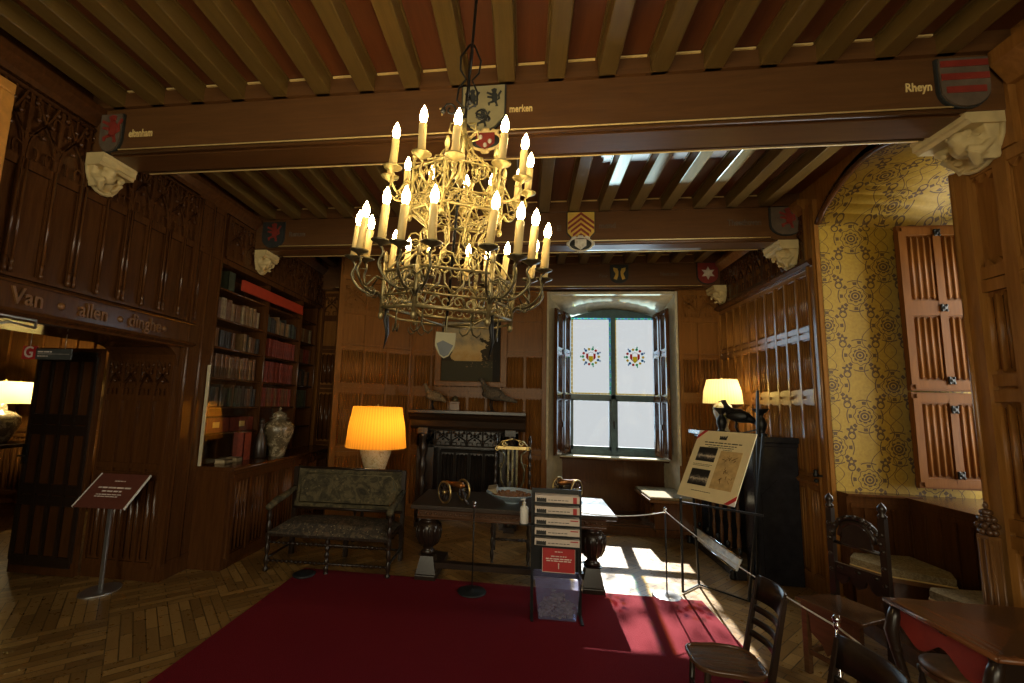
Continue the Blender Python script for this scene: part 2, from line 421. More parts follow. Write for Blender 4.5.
def arc(cx, cz, r, a0, a1, y, n=7): return [(cx + r * math.cos(math.radians(a0 + (a1 - a0) * i / n)), y, cz + r * math.sin(math.radians(a0 + (a1 - a0) * i / n))) for i in range(n + 1)]
def tracery(mb, u0, u1, v0, v1, y=.026, r=.0085):
    w = u1 - u0; h = v1 - v0; m = (u0 + u1) / 2
    def q(p0, p1, p2, n=7):
        out = []
        for i in range(n + 1):
            t = i / n; out.append(tuple(p0[k] * (1 - t) ** 2 + 2 * p1[k] * t * (1 - t) + p2[k] * t * t for k in range(3)))
        return out
    for s0, s1 in ((u0, u1), (u1, u0)):
        mb.tube(q((s0, y, v0), (s0, y, v0 + h * .42), (m, y, v0 + h * .62)), r, 4)          # arch
        mb.tube(q((s0, y, v0 + h * .35), (m, y, v0 + h * .55), (m + (s1 - m) * .75, y, v1)), r, 4)
        mb.tube(q((s0 + (m - s0) * .1, y, v0 + h * .18), (m + (s0 - m) * .1, y, v0 + h * .30), (m + (s0 - m) * .35, y, v0 + h * .02)), r * .8, 4)
        mb.tube(q((s0, y, v0 + h * .8), (s0 + (m - s0) * .6, y, v0 + h * .9), (s0 + (m - s0) * .5, y, v0 + h * .62)), r * .8, 4)
    for fx, fz in ((.5, .42), (.25, .66), (.75, .66), (.5, .8), (.12, .9), (.88, .9)):
        mb.sph((u0 + w * fx, y, v0 + h * fz), (r * 2, r * 1.6, r * 2), 6, 4)
    mb.tube([(m, y, v0 + h * .6), (m, y, v1)], r * .8, 4)
def grid(mb, U, rows, st=.035, rail=.05, proud=.028, nf=3):
    """stiles on the column edges U, rails at the row ends, each cell filled"""
    vmin, vmax = rows[0][0], rows[-1][1]
    for u in U: mb.box(u - st / 2, u + st / 2, 0, proud, vmin, vmax)
    for r in rows:
        a, b, kind = r[:3]
        mb.box(U[0], U[-1], 0, proud * .84, a - rail / 2, a + rail / 2); mb.box(U[0], U[-1], 0, proud * .9, b - rail / 2, b + rail / 2)
        for i in range(len(U) - 1):
            u0, u1 = U[i] + st / 2, U[i + 1] - st / 2; g = .006
            if kind == 'linen': linen(mb, u0 + g, u1 - g, a + rail / 2 + .012, b - rail / 2 - .012, nf)
            elif kind == 'plain':
                mb.tube([(u0, .01, a + rail / 2), (u0, .01, b - rail / 2)], .007, 4); mb.tube([(u1, .01, a + rail / 2), (u1, .01, b - rail / 2)], .007, 4)
            elif kind == 'trac':
                tracery(mb, u0, u1, a + rail / 2, b - rail / 2)
def lin(a, b, n): return [a + (b - a) * i / n for i in range(n + 1)]
def moulding(mb, u0, u1, v, prof):   # prof: list of (y,z) offsets, extruded along u
    n = len(prof)
    mb.add([(u0, y, v + z) for y, z in prof] + [(u1, y, v + z) for y, z in prof],
           [tuple(range(n)), tuple(range(n, 2 * n))[::-1]] + [(i, i + n, (i + 1) % n + n, (i + 1) % n) for i in range(n)])

XL, XR, YF, ZC = -3.25, 2.73, 6.42, 3.76
exec_parts = []
# ================================================================== ROOM SHELL
YB = -2.8
mb = MB().m('parquet'); mb.box(-9, 4.3, YB - .1, 7.3, -.1, 0)
struct(mb.build('floor'))
mb = MB().m('ceil'); mb.box(XL - .8, XR + .15, YB - .1, YF + .1, ZC + .125, ZC + .3)
ceiling = struct(mb.build('ceiling'))
JX = [-3.03 + .3194 * i for i in range(18)]
BAYS = ((YB, 2.62), (2.88, 4.56), (4.80, 6.30))
for bi, (y0, y1) in enumerate(BAYS):
    jm = None
    for x in JX:
        if jm is None:
            mb = MB().m('oak_y'); mb.box(-.056, .056, y0, y1, ZC, ZC + .13)
            jo = mb.build('joist', ceiling, (x, 0, 0), bevel=.007); jm = jo
        else:
            jo = jm.copy(); C.objects.link(jo); jo.location = (x, 0, 0)
    # blocking boards with a gold-coloured fillet at the far end of the bay
    mb = MB().m('oak_x'); mb.box(XL, XR, y1 - .03, y1, ZC, ZC + .13); mb.box(XL, XR, y0, y0 + .03, ZC, ZC + .13)
    mb.m('gold_paint')
    for a, b in zip(JX[:-1], JX[1:]): mb.box(a + .075, b - .075, y1 - .042, y1 - .03, ZC + .108, ZC + .118)
    mb.build('blocking_board', ceiling)
    mb = MB().m('oak_y')
    for a, b in zip(JX[:-1], JX[1:]):      # slim beads along each board
        mb.box(a + .056, a + .070, y0, y1, ZC + .112, ZC + .125); mb.box(b - .070, b - .056, y0, y1, ZC + .112, ZC + .125)
    mb.build('board_bead', ceiling)
beams = []
for i, (y0, y1, zb) in enumerate(((2.62, 2.88, 3.40), (4.56, 4.80, 3.40), (6.30, 6.43, 3.39))):
    mb = MB().m('oak_x'); mb.box(XL - .05, XR + .05, y0, y1, zb + .012, ZC + .02)
    mb.box(XL, XR, y0 + .03, y1 - .03, zb, zb + .02)
    mb.m('oak_x')
    for yy in ((y0, y1) if i < 2 else (y0,)):
        s = -1 if yy == y0 else 1
        mb.tube([(XL + .2, yy + s * .004, zb + .012), (XR - .25, yy + s * .004, zb + .012)], .012, 6)
    b = mb.build('trim_%d' % (i + 1)); struct(b); beams.append(b)
    mb = MB().m('gold_paint')  # gold colour paints in the window-light highlight along the beam edges
    mb.tube([(XL + .25, y0 - .012, zb + .034), (XR - .28, y0 - .012, zb + .034)], .0055, 6)
    if i < 2: mb.tube([(XL + .25, y1 + .004, zb - .002), (XR - .28, y1 + .004, zb - .002)], .0055, 6)
    mb.build('highlight_bead', b)

# ---- left wall
WL = frame((XL, 0, 0), (0, 1, 0), (1, 0, 0))
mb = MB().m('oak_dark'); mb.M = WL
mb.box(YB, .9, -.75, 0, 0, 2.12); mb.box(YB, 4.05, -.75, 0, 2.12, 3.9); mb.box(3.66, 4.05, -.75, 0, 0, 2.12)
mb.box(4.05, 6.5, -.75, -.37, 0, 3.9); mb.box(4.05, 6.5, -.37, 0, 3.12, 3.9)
U = [2.02 + .19 * i for i in range(-12, 10)]
grid(mb, [u for u in U if u < 3.75], [(2.385, 3.10, 'plain'), (3.13, 3.60, 'trac')], .022, .03, .026)
for i, u in enumerate(U):                                # clustered colonnettes on every second stile
    if u > 3.75: continue
    off = (-.018, .018) if i % 2 else (0,)
    for d in off:
        mb.tube([(u + d, .036, 2.40), (u + d, .036, 3.14)], .009, 6)
        mb.lathe([(.015, 0), (.015, .03), (.009, .05), (.013, .07), (.009, .10)], (u + d, .036, 2.39), 6)
mb.box(YB, 3.72, 0, .05, 2.16, 2.325)                     # lettered band
moulding(mb, YB, 3.74, 2.325, [(0, 0), (.075, .0), (.08, .012), (.05, .03), (0, .045)])
moulding(mb, YB, 3.74, 2.15, [(0, .015), (.08, .012), (.095, -.01), (.06, -.03), (.05, -.045), (0, -.05)])
mb.tube([(YB, .02, 3.60), (4.0, .02, 3.60)], .02, 5)
moulding(mb, YB, 6.3, 3.63, [(0, 0), (.03, .0), (.05, .03), (.10, .08), (.10, .13), (0, .13)])
mb.box(3.66, 4.05, 0, .035, 0, 3.63)                      # pilaster between door and bookcase
for uu in (3.69, 3.86, 4.02): mb.tube([(uu, .045, .15), (uu, .045, 3.6)], .014, 6)
grid(mb, [3.69, 3.86, 4.02], [(.14, .95, 'linen'), (1.03, 2.1, 'linen'), (2.36, 3.1, 'plain'), (3.14, 3.58, 'trac')], .02, .04, .05)
grid(mb, lin(4.12, 6.38, 8), [(3.16, 3.60, 'trac')], .03, .04, .03)
# gothic bracket at the corner of the door head, and the panelled reveal
pts = [(3.66, 2.12), (3.66, 1.93), (3.645, 1.93), (3.62, 2.03), (3.55, 2.09), (3.42, 2.12)]
mb.prism([(a, b) for a, b in pts], -.70, 0)
mb.M = frame((-4.0, 3.66, 0), (1, 0, 0), (0, -1, 0)); mb.box(0, .75, -.03, .006, 0, 2.12)
grid(mb, lin(.04, .71, 4), [(.14, .92, 'linen'), (1.0, 1.62, 'plain'), (1.62, 1.99, 'trac')], .022, .05, .03, 2)
wl = struct(mb.build('wall_left'))
for s, y in (('Van', 2.33), ('allen', 2.76), ('dinghe', 3.20)):
    mx = Matrix.Translation((XL + .052, y, 2.245)) @ Matrix.Rotation(PI / 2, 4, 'Z')
    text(s, .15, 'oak', mx, 'carved_lettering', wl, .012, sx=.8, bold=.002)
mb = MB().m('oak'); mb.M = WL
for y in (2.54, 2.98, 3.40): mb.lathe([(.028, 0), (.022, .012), (.008, .018)], (0, 0, 0), 8) if False else mb.sph((y, .052, 2.24), (.026, .014, .026), 8, 6)
mb.build('carved_rosette', wl)

# doorway leaf, folded back into the next room
mb = MB().m('oak_dark'); mb.M = frame((-4.685, 3.585, 0), (1, 0, 0), (0, -1, 0))
mb.box(0, .685, -.045, 0, .01, 2.075)
mb.m('black_wood')
grid(mb, lin(.035, .65, 4), [(.13, .66, 'plain'), (.76, 1.30, 'plain'), (1.40, 1.99, 'plain')], .03, .09, .024)
d1 = struct(mb.build('door_1'))
mb = MB().m('iron'); mb.box(-4.66, -4.62, 3.545, 3.56, .98, 1.16); mb.tube([(-4.64, 3.55, 1.06), (-4.64, 3.50, 1.06), (-4.56, 3.50, 1.06)], .008, 6)
mb.build('door_handle', d1)
# the next room
mb = MB().m('far'); mb.box(-9, -4.0, 5.7, 5.8, 0, 3.2); mb.M = frame((-9, 5.7, 0), (1, 0, 0), (0, -1, 0))
grid(mb, lin(.1, 4.9, 16), [(.15, 1.0, 'linen'), (1.08, 2.9, 'plain')], .04, .06, .03)
struct(mb.build('wall_next_room'))
mb = MB().m('far'); mb.box(-9.1, -9, -1, 5.8, 0, 3.2); struct(mb.build('wall_next_room_side'))
mb = MB().m('oak_dark'); mb.box(-9, -4.0, -1, 5.8, 3.2, 3.3); struct(mb.build('ceiling_next_room'))
mb = MB().m('oak_dark'); mb.box(-9, -4.0, -1.1, -1, 0, 3.2); struct(mb.build('wall_next_room_back'))

# ---- far wall
mb = MB().m('far'); mb.M = frame((0, YF, 0), (1, 0, 0), (0, -1, 0))
mb.box(XL - .5, .31, -.1, 0, 0, 3.9); mb.box(2.13, XR, -.1, 0, 0, 3.9); mb.box(.31, 2.13, -.1, 0, 3.37, 3.9)
R5 = [(.14, .93, 'linen'), (1.0, 1.80, 'linen'), (1.87, 2.42, 'linen'), (2.48, 2.93, 'plain'), (2.97, 3.33, 'trac')]
grid(mb, lin(-1.72, .26, 7), R5, .026, .04, .020, 5)
grid(mb, lin(2.17, 2.70, 2), R5, .03, .04, .02, 5)
mb.m('oak_dark'); grid(mb, lin(XL + .02, -2.72, 2), R5, .03, .05, .03, 3)
mb.m('far')
mb.box(.23, .29, 0, .045, 0, 3.37); mb.box(2.15, 2.2, 0, .045, 0, 3.37)
mb.m('stonegrey'); mb.box(.295, .325, -.06, .03, .9, 3.37); mb.box(2.115, 2.145, -.06, .03, .9, 3.37); mb.box(.29, 2.15, -.06, .02, 3.33, 3.37); mb.m('far')
mb.M = Matrix.Identity(4)
mb.slab([(-2.66, 5.76), (-1.755, 6.42), (-2.66, 6.42)], 0, 3.9)
cu = V(.905, .66, 0).normalized(); mb.M = frame((-2.66, 5.76, 0), cu, (cu.y, -cu.x, 0))
grid(mb, [.03, .385, .73, 1.09], R5, .03, .04, .02, 8)
mb.box(-.03, .05, -.03, .05, 0, 3.75)
moulding(mb, 0, 1.12, 3.4, [(0, 0), (.04, 0), (.07, .05), (.07, .36), (0, .36)])
struct(mb.build('wall_far'))

# ---- right wall
WR = frame((XR, 0, 0), (0, 1, 0), (-1, 0, 0))
mb = MB().m('rwall'); mb.M = WR
mb.box(YB, 2.96, -.12, 0, 0, 3.9); mb.box(4.29, YF + .1, -.12, 0, 0, 3.9)
ARC = [(2.97 + 1.31 * i / 16, 3.44 + .30 * math.sin(PI * i / 16) ** .75) for i in range(17)]
for (a, za), (b, zb) in zip(ARC[:-1], ARC[1:]):
    mb.add([(a, 0, za), (b, 0, zb), (b, 0, 3.9), (a, 0, 3.9), (a, -.12, za), (b, -.12, zb), (b, -.12, 3.9), (a, -.12, 3.9)],
           [(0, 1, 2, 3), (4, 7, 6, 5), (0, 4, 5, 1)])
mb.m('oak_dark'); mb.tube([(a, .01, z + .012) for a, z in ARC], .028, 6); mb.m('rwall')
mb.box(4.28, 4.44, 0, .04, 0, 3.7)
for uu in (4.31, 4.41): mb.tube([(uu, .045, .1), (uu, .045, 3.66)], .013, 6)
R6 = [(.14, .98, 'linen'), (1.07, 1.78, 'linen'), (1.86, 2.41, 'linen'), (2.48, 3.04, 'linen')]
grid(mb, lin(4.46, 6.40, 10), R6, .028, .05, .022, 4)
moulding(mb, 4.44, 6.4, 1.0, [(0, 0), (.05, .0), (.07, .03), (.03, .06), (0, .07)])
mb.m('oak_dark')
moulding(mb, 4.34, 6.4, 3.075, [(0, -.01), (.06, .0), (.085, .025), (.085, .045), (.03, .07), (0, .075)])
grid(mb, lin(4.46, 6.40, 10), [(3.17, 3.62, 'trac')], .03, .04, .03)
mb.m('rwall')
moulding(mb, 4.4, 6.3, 3.63, [(0, 0), (.03, .0), (.05, .03), (.10, .08), (.10, .13), (0, .13)])
UN = [2.945 - .245 * i for i in range(22)][::-1]
grid(mb, UN, [(.14, .98, 'linen'), (1.07, 1.79, 'linen'), (1.88, 2.44, 'linen'), (2.52, 3.16, 'plain')], .07, .07, .034, 3)
for i in range(len(UN) - 1):          # scalloped feet of the tall plain panels
    for zz, sg in ((2.555, 1), (3.125, -1)):
        for k in range(3):
            c = UN[i] + .035 + (UN[i + 1] - UN[i] - .07) * (k + .5) / 3
            mb.prism([(c - .028, zz), (c + .028, zz), (c + .008, zz + sg * .045)] if sg > 0 else [(c - .028, zz), (c + .008, zz - .045), (c + .028, zz)], 0, .02)
mb.box(2.87, 2.97, 0, .05, 0, 3.2); mb.box(2.60, 2.92, 0, .04, 3.2, 3.7)
mb.tube([(2.955, .05, .1), (2.955, .05, 3.2)], .014, 6)
moulding(mb, YB, 2.6, 3.55, [(0, 0), (.04, 0), (.12, .12), (.12, .2), (0, .2)])
struct(mb.build('wall_right'))
mb = MB().m('iron')
for y, z in ((4.40, 1.09),): mb.lathe([(.02, 0), (.024, .02), (.014, .04), (.02, .055), (.004, .07)], (XR - .09, y, z), 8); mb.box(XR - .1, XR - .04, y - .012, y + .012, z + .0, z + .02)
mb.sph((XR - .09, 4.40, 1.055), .02)
tag(mb.build('wall_hook'), 'small black iron knob on the oak post beside the yellow wallpaper', 'hook')

# ---- window alcove on the right
mb = MB().m('paper_x')
mb.box(XR - .004, 4.15, 4.28, 4.36, .1, 3.5); mb.box(XR - .004, 4.15, 2.89, 2.97, .1, 3.5)
mb.m('paper_y'); mb.box(4.1, 4.2, 2.89, 4.36, .0, 1.0); mb.box(4.1, 4.2, 2.89, 4.36, 3.2, 3.6)
mb.box(4.1, 4.2, 2.89, 3.05, 1.0, 3.2); mb.box(4.1, 4.2, 4.22, 4.36, 1.0, 3.2)
mb.m('paper_top')
for (a, za), (b, zb) in zip(ARC[:-1], ARC[1:]):
    k = .11
    mb.add([(XR, a, za), (XR, b, zb), (4.15, b, zb - k), (4.15, a, za - k), (XR, a, za + .1), (XR, b, zb + .1), (4.15, b, zb - k + .1), (4.15, a, za - k + .1)],
           [(0, 1, 2, 3), (4, 7, 6, 5), (0, 4, 5, 1), (2, 6, 7, 3)], True)
mb.m('oak_dark'); mb.box(XR, 3.4, 4.26, 4.28, 3.455, 3.47)
struct(mb.build('wall_alcove'))
mb = MB().m('oak_dark')
mb.box(XR, 3.22, 4.17, 4.28, .12, .975); mb.box(3.2, 4.1, 2.97, 4.28, .12, .965)
mb.box(3.17, 4.1, 2.97, 4.28, .965, .985); mb.box(XR, 3.3, 4.15, 4.28, .975, .995)
mb.M = frame((3.2, 2.97, 0), (0, 1, 0), (-1, 0, 0)); grid(mb, lin(.03, 1.18, 9), [(.2, .90, 'plain')], .012, .04, .008)
mb.M = frame((XR, 4.17, 0), (1, 0, 0), (0, -1, 0)); grid(mb, lin(.03, .45, 4), [(.2, .90, 'plain')], .012, .04, .008)
struct(mb.build('trim_4'))
mb = MB().m('walnut')
for k in range(5): mb.box(2.60 + .12 * k, 2.716 + .12 * k, 2.5, 4.26, .0, .115 if k else .112)
struct(mb.build('trim_5'))
mb = MB().m('grey_green')
for y in (3.05, 3.63, 4.17): mb.box(4.13, 4.17, y, y + .05, 1.0, 3.2)
for z in (1.0, 1.85, 3.15): mb.box(4.13, 4.17, 3.05, 4.22, z, z + .05)
w2 = struct(mb.build('window_2'))
mb = MB().m('pane'); mb.box(4.148, 4.152, 3.08, 4.19, 1.03, 3.17); mb.build('glass_pane', w2)

# ---- wall behind the camera with its two windows
mb = MB().m('far')
mb.box(XL, XR, YB - .12, YB, 0, .9); mb.box(XL, XR, YB - .12, YB, 3.3, 3.9)
for a, b in ((XL, -2.4), (-.9, .3), (1.8, XR)): mb.box(a, b, YB - .12, YB, .9, 3.3)
struct(mb.build('wall_back'))
for n, (a, b) in enumerate(((-2.4, -.9), (.3, 1.8))):
    mb = MB().m('grey_green')
    for x in (a, (a + b) / 2 - .03, b - .06): mb.box(x, x + .06, YB - .08, YB - .02, .9, 3.3)
    for z in (.9, 1.85, 3.24): mb.box(a, b, YB - .08, YB - .02, z, z + .06)
    w = struct(mb.build('window_%d' % (n + 3)))
    mb = MB().m('pane'); mb.box(a, b, YB - .052, YB - .048, .92, 3.28); mb.build('glass_pane', w)

# ---- main window niche
YW = 7.10
mb = MB().m('stonegrey')
for s, x0, x1 in ((1, .31, .68), (-1, 2.13, 2.07)):
    o = x0 - s * .12
    mb.slab([(x0, YF), (x1, YW + .1), (o - s * .2, YW + .1), (o - s * .2, YF + .1), (o, YF + .1)][::s], 0, 3.36)
for i in range(12):        # segmental vault of the niche
    a = i / 12; b = (i + 1) / 12
    z0 = lambda t: 3.335 + .03 * math.sin(PI * t); z1 = lambda t: 3.10 + .14 * math.sin(PI * t)
    xa0, xb0 = .31 + 1.82 * a, .31 + 1.82 * b; xa1, xb1 = .66 + 1.43 * a, .66 + 1.43 * b
    mb.add([(xa0, YF, z0(a)), (xb0, YF, z0(b)), (xb1, YW + .1, z1(b)), (xa1, YW + .1, z1(a)),
            (xa0, YF, 3.5), (xb0, YF, 3.5), (xb1, YW + .1, 3.5), (xa1, YW + .1, 3.5)], [(0, 1, 2, 3), (4, 7, 6, 5), (0, 4, 5, 1), (3, 2, 6, 7)], True)
mb.m('oak_dark'); mb.box(.4, 2.3, YW - .12, YW + .1, 0, .90)
mb.M = frame((.5, YW - .12, 0), (1, 0, 0), (0, -1, 0)); grid(mb, lin(0, 1.62, 8), [(.2, .50, 'plain'), (.55, .84, 'plain')], .03, .04, .015)
mb.M = Matrix.Identity(4)
struct(mb.build('wall_window_niche'))
mb = MB().m('oak_dark'); mb.box(.20, 2.25, 6.14, YF + .01, 0, .11); mb.box(.35, 2.2, YF, YW - .1, 0, .13); mb.box(.26, 2.2, 6.2, YF, .11, .125)
struct(mb.build('trim_6'))
mb = MB().m('stonegrey'); mb.box(.52, 2.22, YW - .32, YW - .0, .895, .93)
mb.m('oak_dark'); moulding_y = YW - .32; mb.tube([(.52, moulding_y, .895), (2.22, moulding_y, .895)], .014, 6)
struct(mb.build('trim_7'))
mb = MB().m('grey_green'); x0, xm, x1 = .69, 1.375, 2.06; z0, zt, z1 = 1.0, 1.84, 3.12
mb.box(x0 - .03, x0 + .03, YW - .03, YW + .05, .93, z1); mb.box(x1 - .03, x1 + .03, YW - .03, YW + .05, .93, z1)
mb.box(xm - .035, xm + .035, YW - .04, YW + .05, .93, z1 + .02)
mb.box(x0, x1, YW - .04, YW + .05, zt - .04, zt + .03); mb.box(x0, x1, YW - .03, YW + .05, .93, 1.0)
for a, b in ((x0, xm), (xm, x1)):      # lower sashes
    for u0, u1, v0, v1 in ((a + .03, a + .065, 1.0, 1.80), (b - .065, b - .03, 1.0, 1.80), (a + .03, b - .03, 1.0, 1.06), (a + .03, b - .03, 1.77, 1.80)):
        mb.box(u0, u1, YW - .02, YW + .03, v0, v1)
for i in range(12):        # arched head board
    a = i / 12; b = (i + 1) / 12; z = lambda t: 3.105 + .15 * math.sin(PI * t)
    xa, xb = x0 - .03 + (x1 - x0 + .06) * a, x0 - .03 + (x1 - x0 + .06) * b
    mb.add([(xa, YW - .03, 3.11), (xb, YW - .03, 3.11), (xb, YW - .03, z(b)), (xa, YW - .03, z(a)), (xa, YW + .05, 3.11), (xb, YW + .05, 3.11), (xb, YW + .05, z(b)), (xa, YW + .05, z(a))],
           [(0, 1, 2, 3), (4, 7, 6, 5), (3, 2, 6, 7), (0, 4, 5, 1)])
w1 = struct(mb.build('window_1'))
for a, b in ((x0, xm), (xm, x1)):
    mb = MB().m('pane'); mb.box(a + .065, b - .065, YW + .004, YW + .008, 1.06, 1.77); mb.build('glass_pane', w1)
    mb = MB().m('pane'); mb.box(a + .03, b - .03, YW + .004, YW + .008, 1.87, 3.12); p = mb.build('glass_pane', w1)
    mb = MB(); k = 0
    U0, U1, Z0, Z1 = a + .035, b - .035, 1.875, 3.11
    def seg(u0, u1, v0, v1):
        global k
        mb.m(('st_yellow', 'st_green', 'st_yellow', 'st_blue')[k % 4]); k += 1; mb.box(u0, u1, YW - .004, YW + .002, v0, v1)
    for i in range(18): t = Z0 + (Z1 - Z0) * i / 18; q = (Z1 - Z0) / 18; seg(U0, U0 + .022, t, t + q * .9); seg(U1 - .022, U1, t, t + q * .9)
    for i in range(12): t = U0 + (U1 - U0) * i / 12; q = (U1 - U0) / 12; seg(t, t + q * .9, Z0, Z0 + .022); seg(t, t + q * .9, Z1 - .022, Z1)
    mb.build('stained_glass_border', p)
    mb = MB(); cx, cz = (a + b) / 2, 2.48
    for i in range(14):
        th = 2 * PI * i / 14; mb.m(('st_yellow', 'st_blue', 'st_red', 'st_green')[i % 4])
        ca, sa = math.cos(th), math.sin(th)
        mb.sph((cx + .125 * ca, YW - .002, cz + .125 * sa), (.022, .003, .022), 6, 4)
        if i % 2: mb.sph((cx + .16 * ca, YW - .002, cz + .16 * sa), (.011, .003, .016), 6, 4)
    mb.m('st_red'); mb.prism([(cx - .075, cz + .05), (cx - .04, cz + .05), (cx - .04, cz - .06), (cx - .075, cz - .02)], YW - .004, YW + .001)
    mb.prism([(cx + .075, cz + .05), (cx + .075, cz - .02), (cx + .04, cz - .06), (cx + .04, cz + .05)], YW - .004, YW + .001)
    mb.m('st_yellow'); mb.prism([(cx - .035, cz + .01), (cx + .035, cz + .01), (cx + .035, cz - .06), (cx, cz - .10), (cx - .035, cz - .06)], YW - .004, YW + .001)
    mb.m('iron'); mb.tube([(cx + .06 * math.cos(t * PI / 6), YW - .004, cz + .075 * math.sin(t * PI / 6)) for t in range(13)], .003, 4)
    mb.build('stained_glass_roundel', p)
mb = MB().m('iron'); mb.box(xm - .01, xm + .01, YW - .06, YW - .04, 1.36, 1.46); mb.tube([(xm, YW - .05, 1.41), (xm, YW - .08, 1.41), (xm, YW - .08, 1.34)], .006, 6)
mb.build('window_handle', w1)
# tall folded shutters standing along both splayed reveals
def niche_shutter(xa, xb, label):
    a = V(xa, YF + .09, 0); b = V(xb, YW - .08, 0); L = (b - a).length; u = (b - a).normalized()
    s = 1 if xa < 1 else -1
    n = V(u.y, -u.x, 0) * s
    t = thing('window_shutter', label, 'shutter', (a.x, a.y, .95))
    rel = frame((0, 0, 0), u, n)
    for k, (p, q) in enumerate(((.02, L * .49), (L * .51, L - .02))):
        mb = MB().m('oak_dark'); mb.M = rel @ Matrix.Translation((0, .03 + .012 * k, 0))
        mb.box(p, q, 0, .03, 0, 2.2); mb.M = mb.M @ Matrix.Translation((0, .03, 0))
        grid(mb, [p + .02, q - .02], [(.04, .84, 'linen'), (.90, 1.52, 'linen'), (1.58, 2.16, 'linen')], .04, .05, .02, 3)
        lf = mb.build('shutter_leaf', t)
        for z in (.45, .87, 1.55):
            mb = MB().m('iron'); mb.M = rel @ Matrix.Translation((0, .08, 0)); mb.box(q - .03, q + .0, 0, .012, z - .04, z + .04); mb.build('hinge', lf)
niche_shutter(.375, .63, 'folded oak linenfold shutter on the left side of the far window')
niche_shutter(2.10, 2.05, 'folded oak linenfold shutter on the right side of the far window')
mb = MB().m('carpet'); mb.box(-2.13, 1.55, .6, 4.21, 0, .012)
mb.m('carpet_edge'); mb.box(-2.135, 1.555, .595, 4.215, 0, .006)
cp = tag(mb.build('carpet'), 'large plain red carpet covering the middle of the parquet floor', 'carpet')

# large oak shutter leaned open against the wallpaper
t = thing('window_shutter', 'two-piece reddish oak linenfold shutter folded against the yellow wallpaper', 'shutter', (3.28, 4.20, 1.07), 0)
for z0, z1, rws in ((.0, .80, [(.05, .75, 'linen')]), (.815, 2.29, [(.05, .69, 'linen'), (.75, 1.42, 'linen')])):
    mb = MB().m('shutter'); mb.M = frame((0, -.02, z0), (1, 0, 0), (0, -1, 0)); mb.box(0, .60, 0, .035, 0, z1 - z0)
    mb.M = mb.M @ Matrix.Translation((0, .035, 0)); grid(mb, [.03, .30, .57], rws, .06, .07, .015, 4)
    lf = mb.build('shutter_leaf', t)
    for zz in ((.12, .66) if z0 == 0 else (.09, .72, 1.40)):
        mb = MB().m('iron'); mb.M = frame((0, -.075, z0), (1, 0, 0), (0, -1, 0)); mb.sph((.30, .002, zz), (.03, .005, .03), 8, 5)
        for dx, dz in ((0, 0), (-.018, .022), (.018, .022), (-.018, -.022), (.018, -.022)): mb.sph((.30 + dx, .004, zz + dz), (.013, .007, .013), 6, 4)
        mb.build('iron_fitting', lf)
        mb = MB().m('iron'); mb.M = frame((0, -.075, z0), (1, 0, 0), (0, -1, 0)); mb.box(.575, .60, 0, .01, zz - .03, zz + .03); mb.build('hinge', lf)
# ================================================================== LIGHT AND CAMERA
def area(name, loc, rot, sx, sy, p, col):
    l = D.lights.new(name, 'AREA'); l.shape = 'RECTANGLE'; l.size = sx; l.size_y = sy; l.energy = p; l.color = col
    o = D.objects.new(name, l); C.objects.link(o); o.location = loc; o.rotation_euler = rot; return o
def sun(name, d, e, col, ang):
    l = D.lights.new(name, 'SUN'); l.energy = e; l.color = col; l.angle = math.radians(ang)
    o = D.objects.new(name, l); C.objects.link(o); o.rotation_euler = Vector(d).to_track_quat('-Z', 'Y').to_euler(); o.location = (1, 12, 8); return o
def point(name, loc, p, col, r=.03):
    l = D.lights.new(name, 'POINT'); l.energy = p; l.color = col; l.shadow_soft_size = r
    o = D.objects.new(name, l); C.objects.link(o); o.location = loc; return o
# ================================================================== BOOKCASE AND CABINET ON THE LEFT
XB = -3.30
t = thing('bookcase', 'tall built-in oak bookcase with open shelves above the panelled cabinet', 'bookcase', (-3.62, 4.06, .95))
def lb(*b):       # box in world coordinates, expressed relative to the bookcase
    return tuple(v - o for v, o in zip(b, (-3.62, -3.62, 4.06, 4.06, .95, .95)))
for y in (4.06, 4.98, 5.80, 6.28):
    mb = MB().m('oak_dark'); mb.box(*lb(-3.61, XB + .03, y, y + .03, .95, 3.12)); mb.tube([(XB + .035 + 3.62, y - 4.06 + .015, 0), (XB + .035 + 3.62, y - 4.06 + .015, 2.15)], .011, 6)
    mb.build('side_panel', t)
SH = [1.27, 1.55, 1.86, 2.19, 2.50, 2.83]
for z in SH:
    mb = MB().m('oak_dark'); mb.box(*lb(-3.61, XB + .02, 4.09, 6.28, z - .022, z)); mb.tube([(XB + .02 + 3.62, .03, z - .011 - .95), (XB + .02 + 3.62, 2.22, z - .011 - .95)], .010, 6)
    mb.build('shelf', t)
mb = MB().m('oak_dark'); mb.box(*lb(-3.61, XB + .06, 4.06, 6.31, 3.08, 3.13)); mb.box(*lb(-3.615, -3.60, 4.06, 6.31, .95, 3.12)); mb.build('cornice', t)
books = {}
def book(kind, th, h, d):
    key = (kind, th, h)
    if key not in books:
        mb = MB().m('bk_' + kind)
        mb.box(-d, -.004, 0, .004, 0, h); mb.box(-d, -.004, th - .004, th, 0, h)
        n = 4; P = [(-.006 + .008 * math.sin(PI * i / n), th * i / n) for i in range(n + 1)]
        mb.slab(P + [(-.012, th), (-.012, 0)], 0, h)
        for zz in (.22, .42, .62, .82): mb.slab([(a + .0025, b) for a, b in P] + [(-.008, th), (-.008, 0)], h * zz, h * zz + .006)
        mb.m('pages'); mb.box(-d + .006, -.014, .004, th - .004, .004, h - .005)
        books[key] = mb.build('book'); return books[key]
    o = books[key].copy(); C.objects.link(o); return o
names = {0: 'bottom', 1: 'second', 2: 'third', 3: 'fourth', 4: 'fifth', 5: 'top'}
